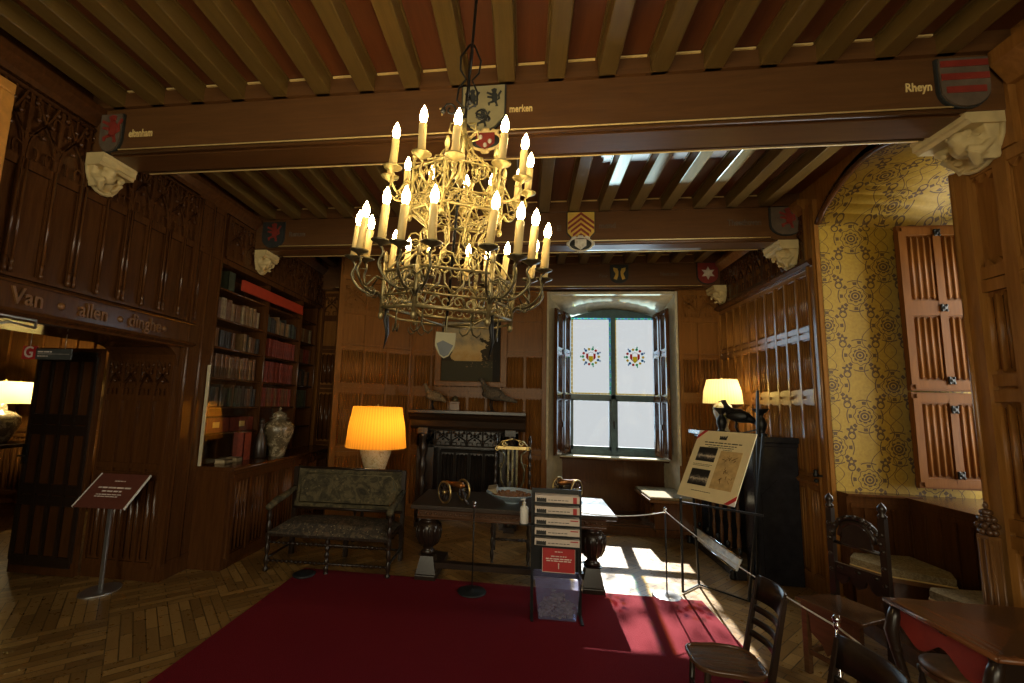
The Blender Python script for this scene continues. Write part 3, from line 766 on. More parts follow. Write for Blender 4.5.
def shelf_row(k, z, y0, y1, kinds, thick, hts, leave=()):
    y = y0 + .01
    while y < y1 - .05:
        kd = random.choice(kinds); th = random.choice(thick); h = random.choice(hts)
        if y + th > y1 - .005: break
        if not any(a < y < b for a, b in leave):
            o = book(kd, th, h, .17); o.location = (XB - .015 + random.choice((0, 0, -.012, -.02)), y, z)
            seg = 'near the door' if y0 < 4.5 else ('in the middle bay' if y0 < 5.5 else 'by the far corner')
            tag(o, f'{kd} leather-bound book upright on the {names[k]} bookcase shelf {seg}', 'book', f'{kd} books on the {names[k]} bookcase shelf {seg}')
        y += th + .001
bay = ((4.09, 4.98), (5.01, 5.80), (5.83, 6.28))
shelf_row(4, 2.50, *bay[0], ('cream', 'tan', 'brown'), (.036, .044, .052), (.21, .24))
shelf_row(4, 2.50, *bay[1], ('green', 'tan', 'black'), (.036, .044), (.19, .21, .24))
shelf_row(4, 2.50, *bay[2], ('brown', 'cream'), (.044, .052), (.21,))
shelf_row(3, 2.19, *bay[0], ('brown', 'tan', 'black'), (.036, .052), (.19, .21), ((4.5, 4.62),))
shelf_row(3, 2.19, *bay[1], ('red',), (.044,), (.235,), ((5.0, 5.14),))
shelf_row(3, 2.19, *bay[2], ('red', 'brown'), (.044,), (.21,))
shelf_row(2, 1.86, *bay[0], ('tan', 'brown', 'brown'), (.044, .052, .064), (.24, .26))
shelf_row(2, 1.86, *bay[1], ('red',), (.044, .052), (.27,), ((5.0, 5.1),))
shelf_row(2, 1.86, *bay[2], ('brown', 'black'), (.044,), (.21, .24))
shelf_row(1, 1.55, *bay[0], ('brown', 'black', 'green'), (.044, .052), (.21, .24))
shelf_row(1, 1.55, *bay[1], ('red', 'brown'), (.044, .052), (.24,))
shelf_row(1, 1.55, *bay[2], ('black', 'green'), (.044, .052), (.24,))
mb = MB().m('bk_red')
for i in range(2):
    mb = MB().m('bk_red'); L = .42; mb.box(-.2, 0, 0, L, 0, .004); mb.box(-.2, 0, 0, L, .156, .16); mb.box(-.012, 0, 0, L, 0, .16); mb.box(-.2, -.19, 0, L, 0, .16); mb.box(-.2, 0, 0, .004, 0, .16); mb.box(-.2, 0, L - .004, L, 0, .16)
    mb.m('gold_paint'); mb.box(0, .002, .16, .26, .05, .11)
    o = mb.build('folio_box', None, (XB - .02, 4.12 + .43 * i, 1.27))
    tag(o, 'long dark red folio box lying on the lowest bookcase shelf, ' + ('nearest the door' if i == 0 else 'beside the dark bottle'), 'box', 'folio boxes on the lowest bookcase shelf')
mb = MB().m('red_banner'); P = []
mb.box(0, .03, 0, 1.33, 0, .125); mb.box(.03, .034, 0, 1.33, .0, .01); mb.box(.03, .034, 0, 1.33, .115, .125)
tag(mb.build('cloth_valance', None, (XB + .04, 4.44, 2.87), bevel=.003), 'long orange-red cloth strip along the top shelf of the bookcase', 'cloth')
mb = MB().m('bk_green'); mb.box(-.15, 0, 0, .006, 0, .22); mb.box(-.15, 0, .10, .106, 0, .22); mb.box(-.01, 0, 0, .106, 0, .22); mb.m('pages'); mb.box(-.145, -.01, .006, .10, .004, .215)
tag(mb.build('book', None, (XB, 4.28, 2.83)), 'thick dark green book on the top shelf beside the orange-red cloth strip', 'book')
# glass sheet guarding the near shelves
t = thing('display_glass', 'upright glass sheet with pale edges guarding the books at the near end of the cabinet', 'glass', (-3.19, 3.98, .97), -.05)
mb = MB().m('sheet'); mb.box(-.003, .003, .01, .66, .01, 1.0); mb.build('glass_sheet', t)
mb = MB().m('stonegrey'); mb.box(-.012, .012, -.006, .012, 0, 1.0); mb.build('edge_strip', t)
# cabinet
t = thing('cabinet', 'long low oak linenfold cabinet with a flat top under the bookcase', 'cabinet', (-3.24, 4.03, 0))
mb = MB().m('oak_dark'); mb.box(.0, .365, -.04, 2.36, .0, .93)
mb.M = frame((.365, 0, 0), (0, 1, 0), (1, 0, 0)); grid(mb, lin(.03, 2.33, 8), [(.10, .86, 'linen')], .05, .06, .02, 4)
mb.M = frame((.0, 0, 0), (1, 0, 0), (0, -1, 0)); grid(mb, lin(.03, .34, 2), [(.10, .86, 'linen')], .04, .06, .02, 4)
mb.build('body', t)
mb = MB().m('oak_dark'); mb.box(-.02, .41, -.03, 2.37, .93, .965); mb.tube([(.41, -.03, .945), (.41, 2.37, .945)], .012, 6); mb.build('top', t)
for y in (1.14, 1.20):
    mb = MB().m('brass'); mb.lathe([(.006, 0), (.006, .01), (.012, .016), (.0, .024)], (0, 0, 0), 8); mb.build('knob', t, (.395, y, .55), rot=(0, PI / 2, 0))
# big lidded vase, dark bottle vase
def vase():
    t = thing('lidded_vase', 'bulbous brown and cream porcelain vase with domed lid on the left cabinet', 'vase', (-2.98, 4.98, .965))
    mb = MB().m('vase'); mb.lathe([(.085, 0), (.095, .01), (.10, .06), (.105, .10), (.135, .17), (.165, .25), (.175, .32), (.165, .38), (.13, .415), (.085, .43), (.075, .445), (.075, .46)], n=28); mb.build('body', t)
    mb = MB().m('vase'); mb.lathe([(.115, .445), (.115, .455), (.075, .465), (.085, .48), (.075, .51), (.04, .53), (.015, .54)], n=24); mb.build('lid', t)
    mb = MB().m('vase'); mb.lathe([(.012, .54), (.02, .555), (.016, .57), (.0, .59)], n=12); mb.build('finial', t)
vase()
mb = MB().m('black_wood'); mb.lathe([(.06, 0), (.065, .02), (.07, .12), (.06, .22), (.03, .29), (.022, .35), (.032, .38), (.03, .40), (.0, .405)], n=20)
mb.sph((.0, 0, .42), (.03, .03, .035), 10, 6)
tag(mb.build('bottle_vase', None, (-3.05, 4.74, .965)), 'slim black vase left of the lidded porcelain vase on the cabinet', 'vase')
mb = MB().m('bk_red'); mb.box(-.13, 0, 0, .005, 0, .30); mb.box(-.13, 0, .12, .125, 0, .30); mb.box(-.01, 0, 0, .125, 0, .30); mb.m('pages'); mb.box(-.12, -.01, .005, .12, .005, .295)
tag(mb.build('book', None, (-3.09, 4.50, .965)), 'tall red book standing on the cabinet top beside the slim black vase', 'book')
for i, (y, l) in enumerate(((4.18, 'farther left'), (4.36, 'nearer the tall red book'))):
    mb = MB().m('bk_cream'); mb.box(-.12, 0, 0, .11, 0, .012); mb.box(-.12, 0, 0, .11, .035, .045); mb.box(-.01, 0, 0, .11, 0, .045); mb.m('pages'); mb.box(-.115, -.012, .004, .106, .012, .035)
    tag(mb.build('book', None, (-3.06, y, .965), rot=(0, 0, .15 * i)), f'small pale book lying flat on the cabinet top, {l}', 'book')

# ================================================================== HERALDIC SHIELDS, LETTERING, CORBELS
def shield_poly(w, h, pointed=True):
    p = [(-w / 2, h / 2), (w / 2, h / 2)]
    if pointed: p += [(w / 2, -h * .15), (w * .28, -h * .36), (0, -h / 2), (-w * .28, -h * .36), (-w / 2, -h * .15)]
    else: p += [(w / 2, -h * .12)] + [(w / 2 * math.cos(a), -h * .12 - h * .38 * math.sin(a)) for a in [PI / 10 * i for i in range(1, 10)]] + [(-w / 2, -h * .12)]
    return p
def lion(mb, cx, cz, s, y0, y1):
    def b(pts): mb.prism([(cx + x * s, cz + z * s) for x, z in pts], y0, y1)
    b([(-.12, -.25), (.12, -.30), (.18, .1), (.05, .3), (-.12, .25)])
    b([(-.1, .25), (.1, .28), (.12, .45), (-.02, .5), (-.18, .42)])
    b([(-.1, .2), (-.38, .32), (-.42, .24), (-.12, .08)]); b([(-.1, .05), (-.36, .08), (-.38, 0), (-.1, -.08)])
    b([(-.1, -.2), (-.34, -.3), (-.3, -.45), (-.22, -.44), (-.22, -.34), (.02, -.28)]); b([(.0, -.26), (.14, -.28), (.2, -.5), (.06, -.5), (.08, -.42)])
    b([(.12, -.2), (.3, -.1), (.26, .12), (.38, .3), (.3, .36), (.18, .14), (.2, -.05)])
def shield(x, z, w, h, beam, face, label, charge, pointed=True):
    y = (2.62, 4.56, 6.30)[beam] - .002
    t = thing('heraldic_shield', label, 'shield', (x, y, z))
    mb = MB().m('sh_dark'); mb.prism([(a * 1.07, c * 1.06) for a, c in shield_poly(w, h, pointed)], -.018, 0); mb.build('backing', t)
    mb = MB().m(face); mb.prism(shield_poly(w, h, pointed), -.028, -.012); f = mb.build('field', t)
    for ch_ in (charge if isinstance(charge, (list, tuple)) else [charge]): mb = MB(); ch_(mb, w, h); mb.build('painted_charge', t)
def c_lions1(a, b):
    def fn(mb, w, h): mb.m('sh_dark'); lion(mb, w * a, h * b, h * .38, -.032, -.027)
    return fn
c_lions = [c_lions1(-.26, .24), c_lions1(.26, .24), c_lions1(0, -.18)]
def c_one(col, s=.75):
    def fn(mb, w, h): mb.m(col); lion(mb, .02, .03, h * s, -.032, -.027)
    return fn
def c_chev(mb, w, h):
    mb.m('sh_red'); t = h * .085
    for k in range(6):
        zc = h * .44 - k * h * .17 + .02; lo = zc - w * .40
        for s in (-1, 1):
            if zc > -h * .42:
                e = w / 2 * .98; d = e * .8; top = min(zc, h / 2)
                P = [(0, top), (s * e, zc - d), (s * e, zc - d - t), (0, top - t)]
                if zc - d - t < -h * .12:
                    g = .5 * (1 - (-(zc - d) / h - .12) * 1.1); e2 = w * max(.1, g * .8); P = [(0, top), (s * e2, zc - e2 * .8), (s * e2, zc - e2 * .8 - t), (0, top - t)]
                mb.prism(P[::s], -.032, -.027)
def c_bars(mb, w, h):
    mb.m('sh_red')
    for k in range(3):
        z = h * .38 - k * h * .27; e = w / 2 * (.97 if k < 2 else .8); mb.box(-e, e, -.032, -.027, z - h * .065, z + h * .065)
def c_star(mb, w, h):
    mb.m('sh_white'); R = w * .36; P = [(R * (1 if i % 2 == 0 else .5) * math.sin(PI * i / 6), R * (1 if i % 2 == 0 else .5) * math.cos(PI * i / 6)) for i in range(12)]
    for i in range(12): mb.prism([(0, 0), P[i], P[(i + 1) % 12]], -.032, -.027)
def c_wings(mb, w, h):
    mb.m('sh_gold')
    for s in (-1, 1): mb.prism([(s * w * .06, h * .12), (s * w * .12, h * .30), (s * w * .36, h * .36), (s * w * .34, h * .18), (s * w * .22, -.0), (s * w * .34, -h * .28), (s * w * .16, -h * .34), (s * w * .08, -h * .12)][::s], -.032, -.027)
shield(-.305, 3.575, .275, .335, 0, 'sh_pale', 'pale shield with three black lions on the nearest ceiling beam behind the chandelier', c_lions)
shield(2.475, 3.575, .25, .30, 0, 'sh_grey', 'rounded shield with red bars at the right end of the nearest beam', c_bars, False)
shield(-3.07, 3.56, .17, .29, 0, 'sh_grey', 'small dark shield with a red lion at the left end of the nearest beam', c_one('sh_red'), False)
shield(.56, 3.575, .28, .345, 1, 'sh_gold', 'shield with red and gold chevrons in the middle of the second beam', c_chev)
shield(2.60, 3.60, .29, .29, 1, 'sh_grey', 'rounded brown shield with a red lion at the right end of the second beam', c_one('sh_red'), False)
shield(-2.99, 3.57, .26, .30, 1, 'sh_dark', 'dark shield with a red lion at the left end of the second beam', c_one('sh_red'), False)
shield(1.32, 3.60, .24, .26, 2, 'sh_dark', 'small black shield with two gold wings above the far window', c_wings, False)
shield(2.53, 3.60, .27, .30, 2, 'sh_red', 'red shield with a pale six-pointed star at the right end of the far beam', c_star, False)
def beam_text(s, x, z, size, beam, mat='gold_paint', sx=.85):
    y = (2.62, 4.56, 6.30)[beam] - .004
    text(s, size, mat, Matrix.Translation((x, y, z)), 'painted_lettering', beams[beam], .002, sx=sx, bold=.0015)
beam_text('T', -.585, 3.59, .075, 0); beam_text('merken', -.06, 3.583, .068, 0, sx=.72); beam_text('Rheyn', 2.255, 3.572, .075, 0, sx=.75)
beam_text('eltenham', -2.84, 3.56, .085, 0, sx=.62)
beam_text('Theethoven', 2.21, 3.60, .09, 1, 'sh_grey', .75); beam_text('El', .33, 3.58, .09, 1, 'sh_grey'); beam_text('mond', .84, 3.60, .09, 1, 'sh_grey')
beam_text('Renum', -2.70, 3.58, .085, 1, 'sh_grey'); beam_text('Peer', 1.10, 3.58, .08, 2, 'sh_grey'); beam_text('Neerstein', 2.02, 3.60, .08, 2, 'sh_grey', .8)
# oval medallions under the beams
for x, y, z, w, col, lab in ((-.285, 2.60, 3.345, .21, 'sh_red', 'small oval medallion with red and white arms under the lion shield'), (.555, 4.55, 3.39, .25, 'sh_white', 'grey oval medallion with scrolls under the chevron shield')):
    t = thing('oval_medallion', lab, 'medallion', (x, y, z))
    mb = MB().m('sh_dark'); mb.M = Matrix.Rotation(PI / 2, 4, 'X'); mb.lathe([(w / 2, -.0), (w / 2 - .01, .02), (0.01, .024)], n=24, sy=.6); mb.build('plaque', t)
    mb = MB().m('gold_paint' if x < 0 else 'sh_white')
    mb.tube([(w / 2 * math.cos(a), -.02, w * .3 * math.sin(a)) for a in [PI / 12 * i for i in range(25)]], .010, 6)
    for a in (PI / 2, PI * .32, PI * .68, -PI / 2, 0, PI):
        for d in (-.12, 0, .12): mb.sph((w * .54 * math.cos(a + d), -.02, w * .34 * math.sin(a + d)), .016, 6, 4)
    mb.build('rim', t)
    mb = MB().m(col); mb.prism([(-.06, .05), (.06, .05), (.06, -.02), (0, -.065), (-.06, -.02)], -.032, -.02); mb.m('sh_white')
    for a, b in ((-.03, .02), (.03, -.01), (.0, -.035)): mb.sph((a, -.032, b), (.014, .004, .018), 6, 4)
    mb.build('painted_arms', t)
def corbel(x, y, z, s, face, label, sc=1.0, seed=1):
    sc *= .86
    """stone bracket: moulded abacus over a crouching figure; s=+1 sits on the left wall, -1 on the right"""
    rnd = random.Random(seed)
    t = thing('stone_corbel', label, 'corbel', (x, y, z))
    mb = MB().m('stone'); L = (.23 if s < 0 else .19) * sc; W = .38 * sc
    P = [(0, -.04), (s * L * .86, -.04), (s * L * .92, -.02), (s * L, -.015), (s * L, .02), (s * L * 1.05, .03), (s * L * 1.05, .05), (0, .05)]
    mb.prism(P[::s], -W / 2, W / 2); mb.build('abacus', t)
    mb = MB().m('stone')
    mb.add([(0, -W * .46, -.035), (0, W * .46, -.035), (s * L * .5, W * .46, -.035), (s * L * .5, -W * .46, -.035), (0, -W * .36, -.25 * sc), (0, W * .36, -.25 * sc), (s * L * .10, W * .3, -.24 * sc), (s * L * .10, -W * .3, -.24 * sc)],
           [(0, 1, 2, 3), (4, 7, 6, 5), (0, 4, 5, 1), (1, 5, 6, 2), (2, 6, 7, 3), (3, 7, 4, 0)])
    k = sc * .88
    mb.sph((s * .13 * k, -.07 * k, -.15 * k), (.10 * k, .09 * k, .085 * k), 10, 8)             # torso
    mb.sph((s * .205 * k, -.085 * k, -.105 * k), (.052 * k, .05 * k, .058 * k), 10, 8)         # head
    mb.sph((s * .25 * k, -.10 * k, -.105 * k), (.014 * k, .012 * k, .016 * k), 6, 4)           # nose
    for i in range(9): mb.sph((s * (.19 + .03 * math.cos(i)) * k, (-.085 + .05 * math.sin(i * 1.3)) * k, -.07 * k), .022 * k, 6, 4)
    mb.tube([(s * .10 * k, -.13 * k, -.10 * k), (s * .05 * k, -.155 * k, -.15 * k), (s * .12 * k, -.16 * k, -.22 * k), (s * .20 * k, -.14 * k, -.20 * k)], [.038 * k, .034 * k, .028 * k, .022 * k], 8)
    mb.tube([(s * .12 * k, .02 * k, -.10 * k), (s * .22 * k, .05 * k, -.14 * k), (s * .25 * k, -.02 * k, -.20 * k)], [.036 * k, .03 * k, .022 * k], 8)
    mb.tube([(s * .06 * k, -.10 * k, -.22 * k), (s * .16 * k, -.14 * k, -.25 * k), (s * .10 * k, -.10 * k, -.30 * k)], [.045 * k, .036 * k, .025 * k], 8)
    mb.tube([(s * .02 * k, .08 * k, -.08 * k), (s * .10 * k, .13 * k, -.16 * k), (s * .04 * k, .09 * k, -.26 * k)], [.03 * k, .04 * k, .02 * k], 8)
    for i in range(8):
        a = rnd.uniform(0, PI); mb.sph((s * (.06 + .10 * rnd.random()) * k, rnd.uniform(-.12, .12) * k, (-.10 - .16 * rnd.random()) * k), (.03 * k, .025 * k, .022 * k), 8, 5)
    # scroll with a curled end
    mb.add([(s * .20 * k, -.10 * k, -.17 * k), (s * .04 * k, -.17 * k, -.20 * k), (s * .02 * k, -.15 * k, -.29 * k), (s * .14 * k, -.11 * k, -.26 * k),
            (s * .19 * k, -.09 * k, -.17 * k), (s * .03 * k, -.155 * k, -.20 * k), (s * .01 * k, -.135 * k, -.29 * k), (s * .13 * k, -.095 * k, -.26 * k)],
           [(0, 1, 2, 3), (4, 7, 6, 5), (0, 4, 5, 1), (1, 5, 6, 2), (2, 6, 7, 3), (3, 7, 4, 0)])
    o = mb.build('carved_figure', t)
    rm = o.modifiers.new('remesh', 'REMESH'); rm.mode = 'VOXEL'; rm.voxel_size = .006; rm.use_smooth_shade = True
    # curved backing rib on the wall
    mb = MB().m('stone'); mb.tube([(s * .01, -W * .46 * math.cos(a), -.04 - .22 * sc * math.sin(a)) for a in [PI * i / 10 for i in range(11)]], .014, 6); mb.build('backing_rib', t)
corbel(XR - .036, 2.80, 3.385, -1, 0, 'cream stone corbel with a crouching scribe at the near right wall', 1.05, 1)
corbel(XL + .032, 2.71, 3.35, 1, 0, 'cream stone corbel with a reading figure on the left wall above the doorway', .84, 2)
corbel(XL + .032, 4.70, 3.35, 1, 0, 'small cream stone corbel above the bookcase on the left wall', .85, 3)
corbel(XR - .032, 4.68, 3.35, -1, 0, 'cream stone corbel carved as knotted leaves right of the second beam', .9, 4)
corbel(XR - .032, 6.24, 3.33, -1, 0, 'small yellowish stone corbel in the far right corner under the star shield', .8, 5)

# ================================================================== CHANDELIER
CX, CY, RT = -.385, 2.02, 1.0
ch = thing('chandelier', 'large gilded wrought-iron chandelier with two tiers of lit electric candles', 'chandelier', (CX, CY, 2.085))
def P3(r, a, z): return (r * math.sin(a), -r * math.cos(a), z)
def spiral(c, u, v, r, turns=1.25, n=12, st=0, hand=1):
    return [tuple(c[k] + (u[k] * math.cos(st + hand * 2 * PI * turns * i / n) + v[k] * math.sin(st + hand * 2 * PI * turns * i / n)) * r * (1 - .75 * i / n) for k in range(3)) for i in range(n + 1)]
def tier(name, R, z0, z1, a0, pat, r, mat):
    mb = MB().m(mat); cs = [a0 + k * PI / 3 for k in range(6)]
    for k in range(6):
        A, B = Vector(P3(R, cs[k], 0)), Vector(P3(R, cs[(k + 1) % 6], 0)); u = (B - A).normalized(); L = (B - A).length; zz = V(0, 0, 1)
        for z, q in ((z0, r * 1.3), (z1, r), (z0 + (z1 - z0) * .34, r * .8)): mb.tube([A + zz * z, B + zz * z], q, 6)
        h = z1 - z0
        n = 6
        for i in range(n):       # row of small rings low in the frame
            c = A + u * L * (i + .5) / n + zz * (z0 + h * .17); mb.tube(spiral(c, u, zz, h * .16, 1.0 if pat else 1.4, 10, 0, 1 if i % 2 else -1), r * .6, 5)
        n = 3
        for i in range(n):       # pairs of tall C-scrolls meeting in hearts
            c0 = A + u * L * (i + .5) / n
            for s in (-1, 1):
                w = L / n * .42
                pts = [c0 + zz * (z0 + h * .36), c0 + u * (s * w * .9) + zz * (z0 + h * .62), c0 + u * (s * w) + zz * (z0 + h * .86), c0 + u * (s * w * .5) + zz * (z0 + h * .97), c0 + u * (s * w * .25) + zz * (z0 + h * .82), c0 + u * (s * w * .5) + zz * (z0 + h * .74)]
                mb.tube(pts, r * .7, 5)
        # corner post with leaf finial
        mb.tube([A + zz * (z0 - .03), A + zz * (z1 + .04)], r * 1.6, 6)
        mb.sph(tuple(A + zz * (z1 + .065)), (.012, .012, .032), 6, 5); mb.sph(tuple(A + zz * (z0 - .04)), (.014, .014, .02), 6, 5)
        mb.tube([A + zz * (z0 - .02), A * .72 + zz * (z0 - .05), V(0, 0, z0 - .06)], r * .8, 5)
    return mb.build(name, ch), cs
A1 = math.radians(-15)
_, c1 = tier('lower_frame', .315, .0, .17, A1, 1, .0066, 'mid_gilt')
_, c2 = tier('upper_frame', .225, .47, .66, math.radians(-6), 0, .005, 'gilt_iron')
def candle_arm(parent, R, a, z, rc, da, zc, r, mat, panm, big=1.0):
    """S-curved arm ending in a drip pan, sleeve and flame bulb"""
    s = Vector(P3(R, a, z)); e = Vector(P3(rc, a + da, zc)); d = (e - s); out = Vector(P3(1, a + da * .6, 0)); zz = V(0, 0, 1)
    fl = V(d.x, d.y, 0)
    pts = [s + zz * .0, s + fl * .18 + zz * .035, s + fl * .48 + zz * (d.z * .16), s + fl * .80 + zz * (d.z * .30), s + fl * 1.02 + zz * (d.z * .58), s + fl * .92 + zz * (d.z * .80), e - zz * .012]
    # smooth through the points
    q = []
    for i in range(len(pts) - 1):
        p0, p1, p2, p3 = pts[max(i - 1, 0)], pts[i], pts[i + 1], pts[min(i + 2, len(pts) - 1)]
        for t in (0, .33, .66): q.append(.5 * ((2 * p1) + (-p0 + p2) * t + (2 * p0 - 5 * p1 + 4 * p2 - p3) * t * t + (-p0 + 3 * p1 - 3 * p2 + p3) * t ** 3))
    q.append(pts[-1])
    mb = MB().m(mat); mb.tube(q, r, 6)
    mb.tube(spiral(s + V(d.x, d.y, 0) * .45 + zz * .03, out, zz, .028, 1.2, 9, 0), r * .55, 5)
    mb.tube([q[10], q[11] + zz * .03, q[10] + zz * .05 - out * .02], r * .5, 5); mb.tube([s + zz * .10, s + fl * .3 + zz * .11, s + fl * .62 + zz * (d.z * .30)], r * .7, 5)
    arm = mb.build('candle_arm', parent)
    mb = MB().m(panm); mb.lathe([(.004, -.018), (.012, -.008), (.040, .004), (.043, .010), (.036, .006), (.014, .0), (.012, .01)], n=14); o = mb.build('drip_pan', arm, tuple(e))
    tl = (rndc.uniform(-.06, .06), rndc.uniform(-.04, .10), 0)
    mb = MB().m('candle'); mb.lathe([(.0175, .0), (.0175, .150 * big), (.012, .157 * big)], n=10); mb.build('candle_sleeve', arm, tuple(e), rot=tl)
    mb = MB().m('bulb'); mb.lathe([(.009, .0), (.015, .012), (.0175, .026), (.014, .046), (.006, .064), (.001, .073)], n=8)
    off = Matrix.Rotation(tl[1], 3, 'Y') @ Matrix.Rotation(tl[0], 3, 'X') @ V(0, 0, .157 * big); mb.build('bulb', arm, tuple(e + off))
rndc = random.Random(3)
for a in c1:
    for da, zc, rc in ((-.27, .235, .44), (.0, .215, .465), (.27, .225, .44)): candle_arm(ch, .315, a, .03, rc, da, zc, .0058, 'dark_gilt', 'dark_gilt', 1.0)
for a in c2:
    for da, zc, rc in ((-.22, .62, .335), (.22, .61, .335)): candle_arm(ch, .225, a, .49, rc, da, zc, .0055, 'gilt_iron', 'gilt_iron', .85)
mb = MB().m('gilt_iron')                    # basket of scrollwork in the heart of the fitting
for k in range(12):
    a = PI / 6 * k; o = V(*P3(1, a, 0)); t_ = V(*P3(1, a + PI / 2, 0)); zz = V(0, 0, 1)
    mb.tube([o * .30 + zz * .17, o * .24 + zz * .25, o * .12 + zz * .32, o * .15 + zz * .42, o * .22 + zz * .47], .0048, 5)
    mb.tube(spiral(o * .19 + zz * .33, o, zz, .045, 1.3, 10, k), .004, 5)
    mb.tube(spiral(o * .13 + zz * .24, t_, zz, .04, 1.3, 10, k * .7), .004, 5)
    mb.tube([o * .225 + zz * .66, o * .15 + zz * .70, o * .06 + zz * .78, o * .03 + zz * .86], .0045, 5)
    mb.tube(spiral(o * .11 + zz * .72, o, zz, .04, 1.3, 10, k), .004, 5)
    mb.tube([o * .17 + zz * .52, o * .10 + zz * .56 + t_ * .03, o * .05 + zz * .62], .004, 5)
mb.build('scrollwork_basket', ch)
mb = MB().m('gilt_iron')
for k in range(6):
    a = PI / 3 * k; o = V(*P3(1, a, 0)); zz = V(0, 0, 1)
    mb.tube([o * .02 + zz * .84, o * .075 + zz * .87, o * .07 + zz * .91, o * .03 + zz * .92], .005, 5)
mb.lathe([(.01, .62), (.025, .66), (.012, .70), (.01, .80), (.03, .84), (.012, .88), (.008, .95)], n=10)
mb.build('crown', ch)
mb = MB().m('iron')
mb.tube([(0, 0, -.06), (0, 0, 1.72)], .007, 6)
for k in range(4):
    a = PI / 2 * k + .3; o = V(*P3(1, a, 0)); zz = V(0, 0, 1)
    mb.tube([zz * 1.0 + o * .01, zz * 1.03 + o * .05, zz * 1.09 + o * .045, zz * 1.14 + o * .015, zz * 1.18 + o * .045, zz * 1.24 + o * .05, zz * 1.31 + o * .01], .005, 6)
    mb.tube(spiral(zz * .98 + o * .075, o, zz, .035, 1.2, 9, 0), .005, 5)
    mb.sph(tuple(zz * .97 + o * .11), .014, 6, 5)
mb.build('hanging_rod', ch)
for a, r_ in ((-2.3, .26), (-1.0, .25), (-.2, .27), (.6, .27), (1.6, .25)):
    o = V(*P3(1, a, 0)); b = o * r_; zz = V(0, 0, 1); t_ = V(*P3(1, a + PI / 2, 0))
    mb = MB().m('dark_gilt')
    for s in (-1, 1): mb.tube([b - zz * .01, b - zz * .07, b - zz * .10 + t_ * s * .015, b - zz * .11 + t_ * s * .035, b - zz * .095 + t_ * s * .05, b - zz * .075 + t_ * s * .052], [.004, .004, .004, .004, .003, .001], 6)
    mb.tube(spiral(b - zz * .0, t_, zz, .018, 1, 8), .003, 5)
    mb.build('hook', ch)
for a in (-1.35, .95):
    o = V(*P3(1, a, 0)); b = o * .29; mb = MB().m('iron')
    mb.tube([b, b + V(.0, 0, -.06), b + V(.012, 0, -.12), b + V(.0, 0, -.20)], [.018, .024, .017, .002], 7, flat=.5); mb.build('horn_pendant', ch)
t = V(.05, -.235, -.15)
mb = MB().m('sh_pale'); mb.M = Matrix.Translation(t) @ Matrix.Rotation(.1, 4, 'Z'); mb.prism([(-.043, .05), (.043, .05), (.043, -.01), (.02, -.05), (0, -.062), (-.02, -.05), (-.043, -.01)], -.003, .003); mb.tube([(0, 0, .05), (0, 0, .12)], .003, 5)
mb.m('grey_card'); mb.prism([(-.036, 0), (-.01, .015), (.036, -.003), (.018, -.045), (0, -.055), (-.018, -.045)], -.005, -.003); mb.build('pendant_shield', ch)
ch.rotation_euler = (math.radians(6.5), math.radians(4.5), 0)
# ================================================================== FURNITURE HELPERS
def turned(r, h, n=8, beads=5):          # profile of a turned leg
    P = [(r * .9, 0), (r * 1.15, .02 * h), (r * .9, .05 * h)]
    for i in range(beads):
        a = .08 + .84 * i / beads; b = .84 / beads
        P += [(r * .55, h * a), (r * 1.0, h * (a + b * .35)), (r * 1.05, h * (a + b * .6)), (r * .6, h * (a + b * .95))]
    return P + [(r * 1.1, .95 * h), (r, h)]
def part(mb, name, parent, **k): return mb.build(name, parent, **k)
def ellipse(rx, ry, n=24): return [(rx * math.cos(2 * PI * i / n), ry * math.sin(2 * PI * i / n)) for i in range(n)]

# ---- settle
t = thing('settle', 'carved two-seat settle with dark tapestry back and floral seat left of the long table', 'settle', (-1.87, 4.12, 0), math.radians(2.5))
W = .60
for x, lab in ((-W, ''), (.0, ''), (W, '')):
    mb = MB().m('black_wood'); mb.lathe(turned(.024, .36 if x == 0 else .62), n=8); part(mb, 'leg', t, loc=(x, 0, .0))
for x in (-W, 0, W):
    mb = MB().m('black_wood'); mb.box(-.022, .022, -.022, .022, 0, .36 if x == 0 else .92); part(mb, 'leg', t, loc=(x, .50, 0))
mb = MB().m('black_wood'); mb.box(-W, W, -.02, .52, .33, .37); part(mb, 'seat_frame', t)
mb = MB().m('seat_tap')
n = 14
for i in range(n):
    for j in range(6):
        def zt(a, b): return .375 + .085 * (max(0, math.sin(PI * a) * math.sin(PI * b))) ** .25
        a0, a1, b0, b1 = i / n, (i + 1) / n, j / 6, (j + 1) / 6
        mb.add([(-W + .01 + (2 * W - .02) * a, -.03 + .53 * b, zt(a, b)) for a, b in ((a0, b0), (a1, b0), (a1, b1), (a0, b1))], [(0, 1, 2, 3)], True)
mb.box(-W + .01, W - .01, -.03, .50, .355, .378); part(mb, 'seat_cushion', t)
mb = MB().m('black_wood'); mb.box(-W - .01, W + .01, -.035, -.025, .335, .36)
for i in range(30): mb.sph((-W + .04 * i + .02, -.036, .348), .007, 5, 4)
part(mb, 'nailed_trim', t)
R = Matrix.Translation((0, .50, .50)) @ Matrix.Rotation(-.12, 4, 'X')
mb = MB().m('tapestry'); mb.M = R; Wb = W - .005
mb.prism([(-Wb, 0), (Wb, 0), (Wb, .40), (-Wb, .40)], -.03, .02)
mb.M = R @ Matrix.Translation((0, -.03, 0)); mb.prism([(-Wb + .06, .05), (Wb - .06, .05), (Wb - .06, .27), (Wb - .14, .35), (-Wb + .14, .35), (-Wb + .06, .27)], -.015, 0); part(mb, 'back_cushion', t)
mb = MB().m('black_wood'); mb.M = R
mb.tube([(-W - .01, -.03, .41), (W + .01, -.03, .41)], .014, 6); mb.tube([(-W, -.03, -.01), (W, -.03, -.01)], .014, 6)
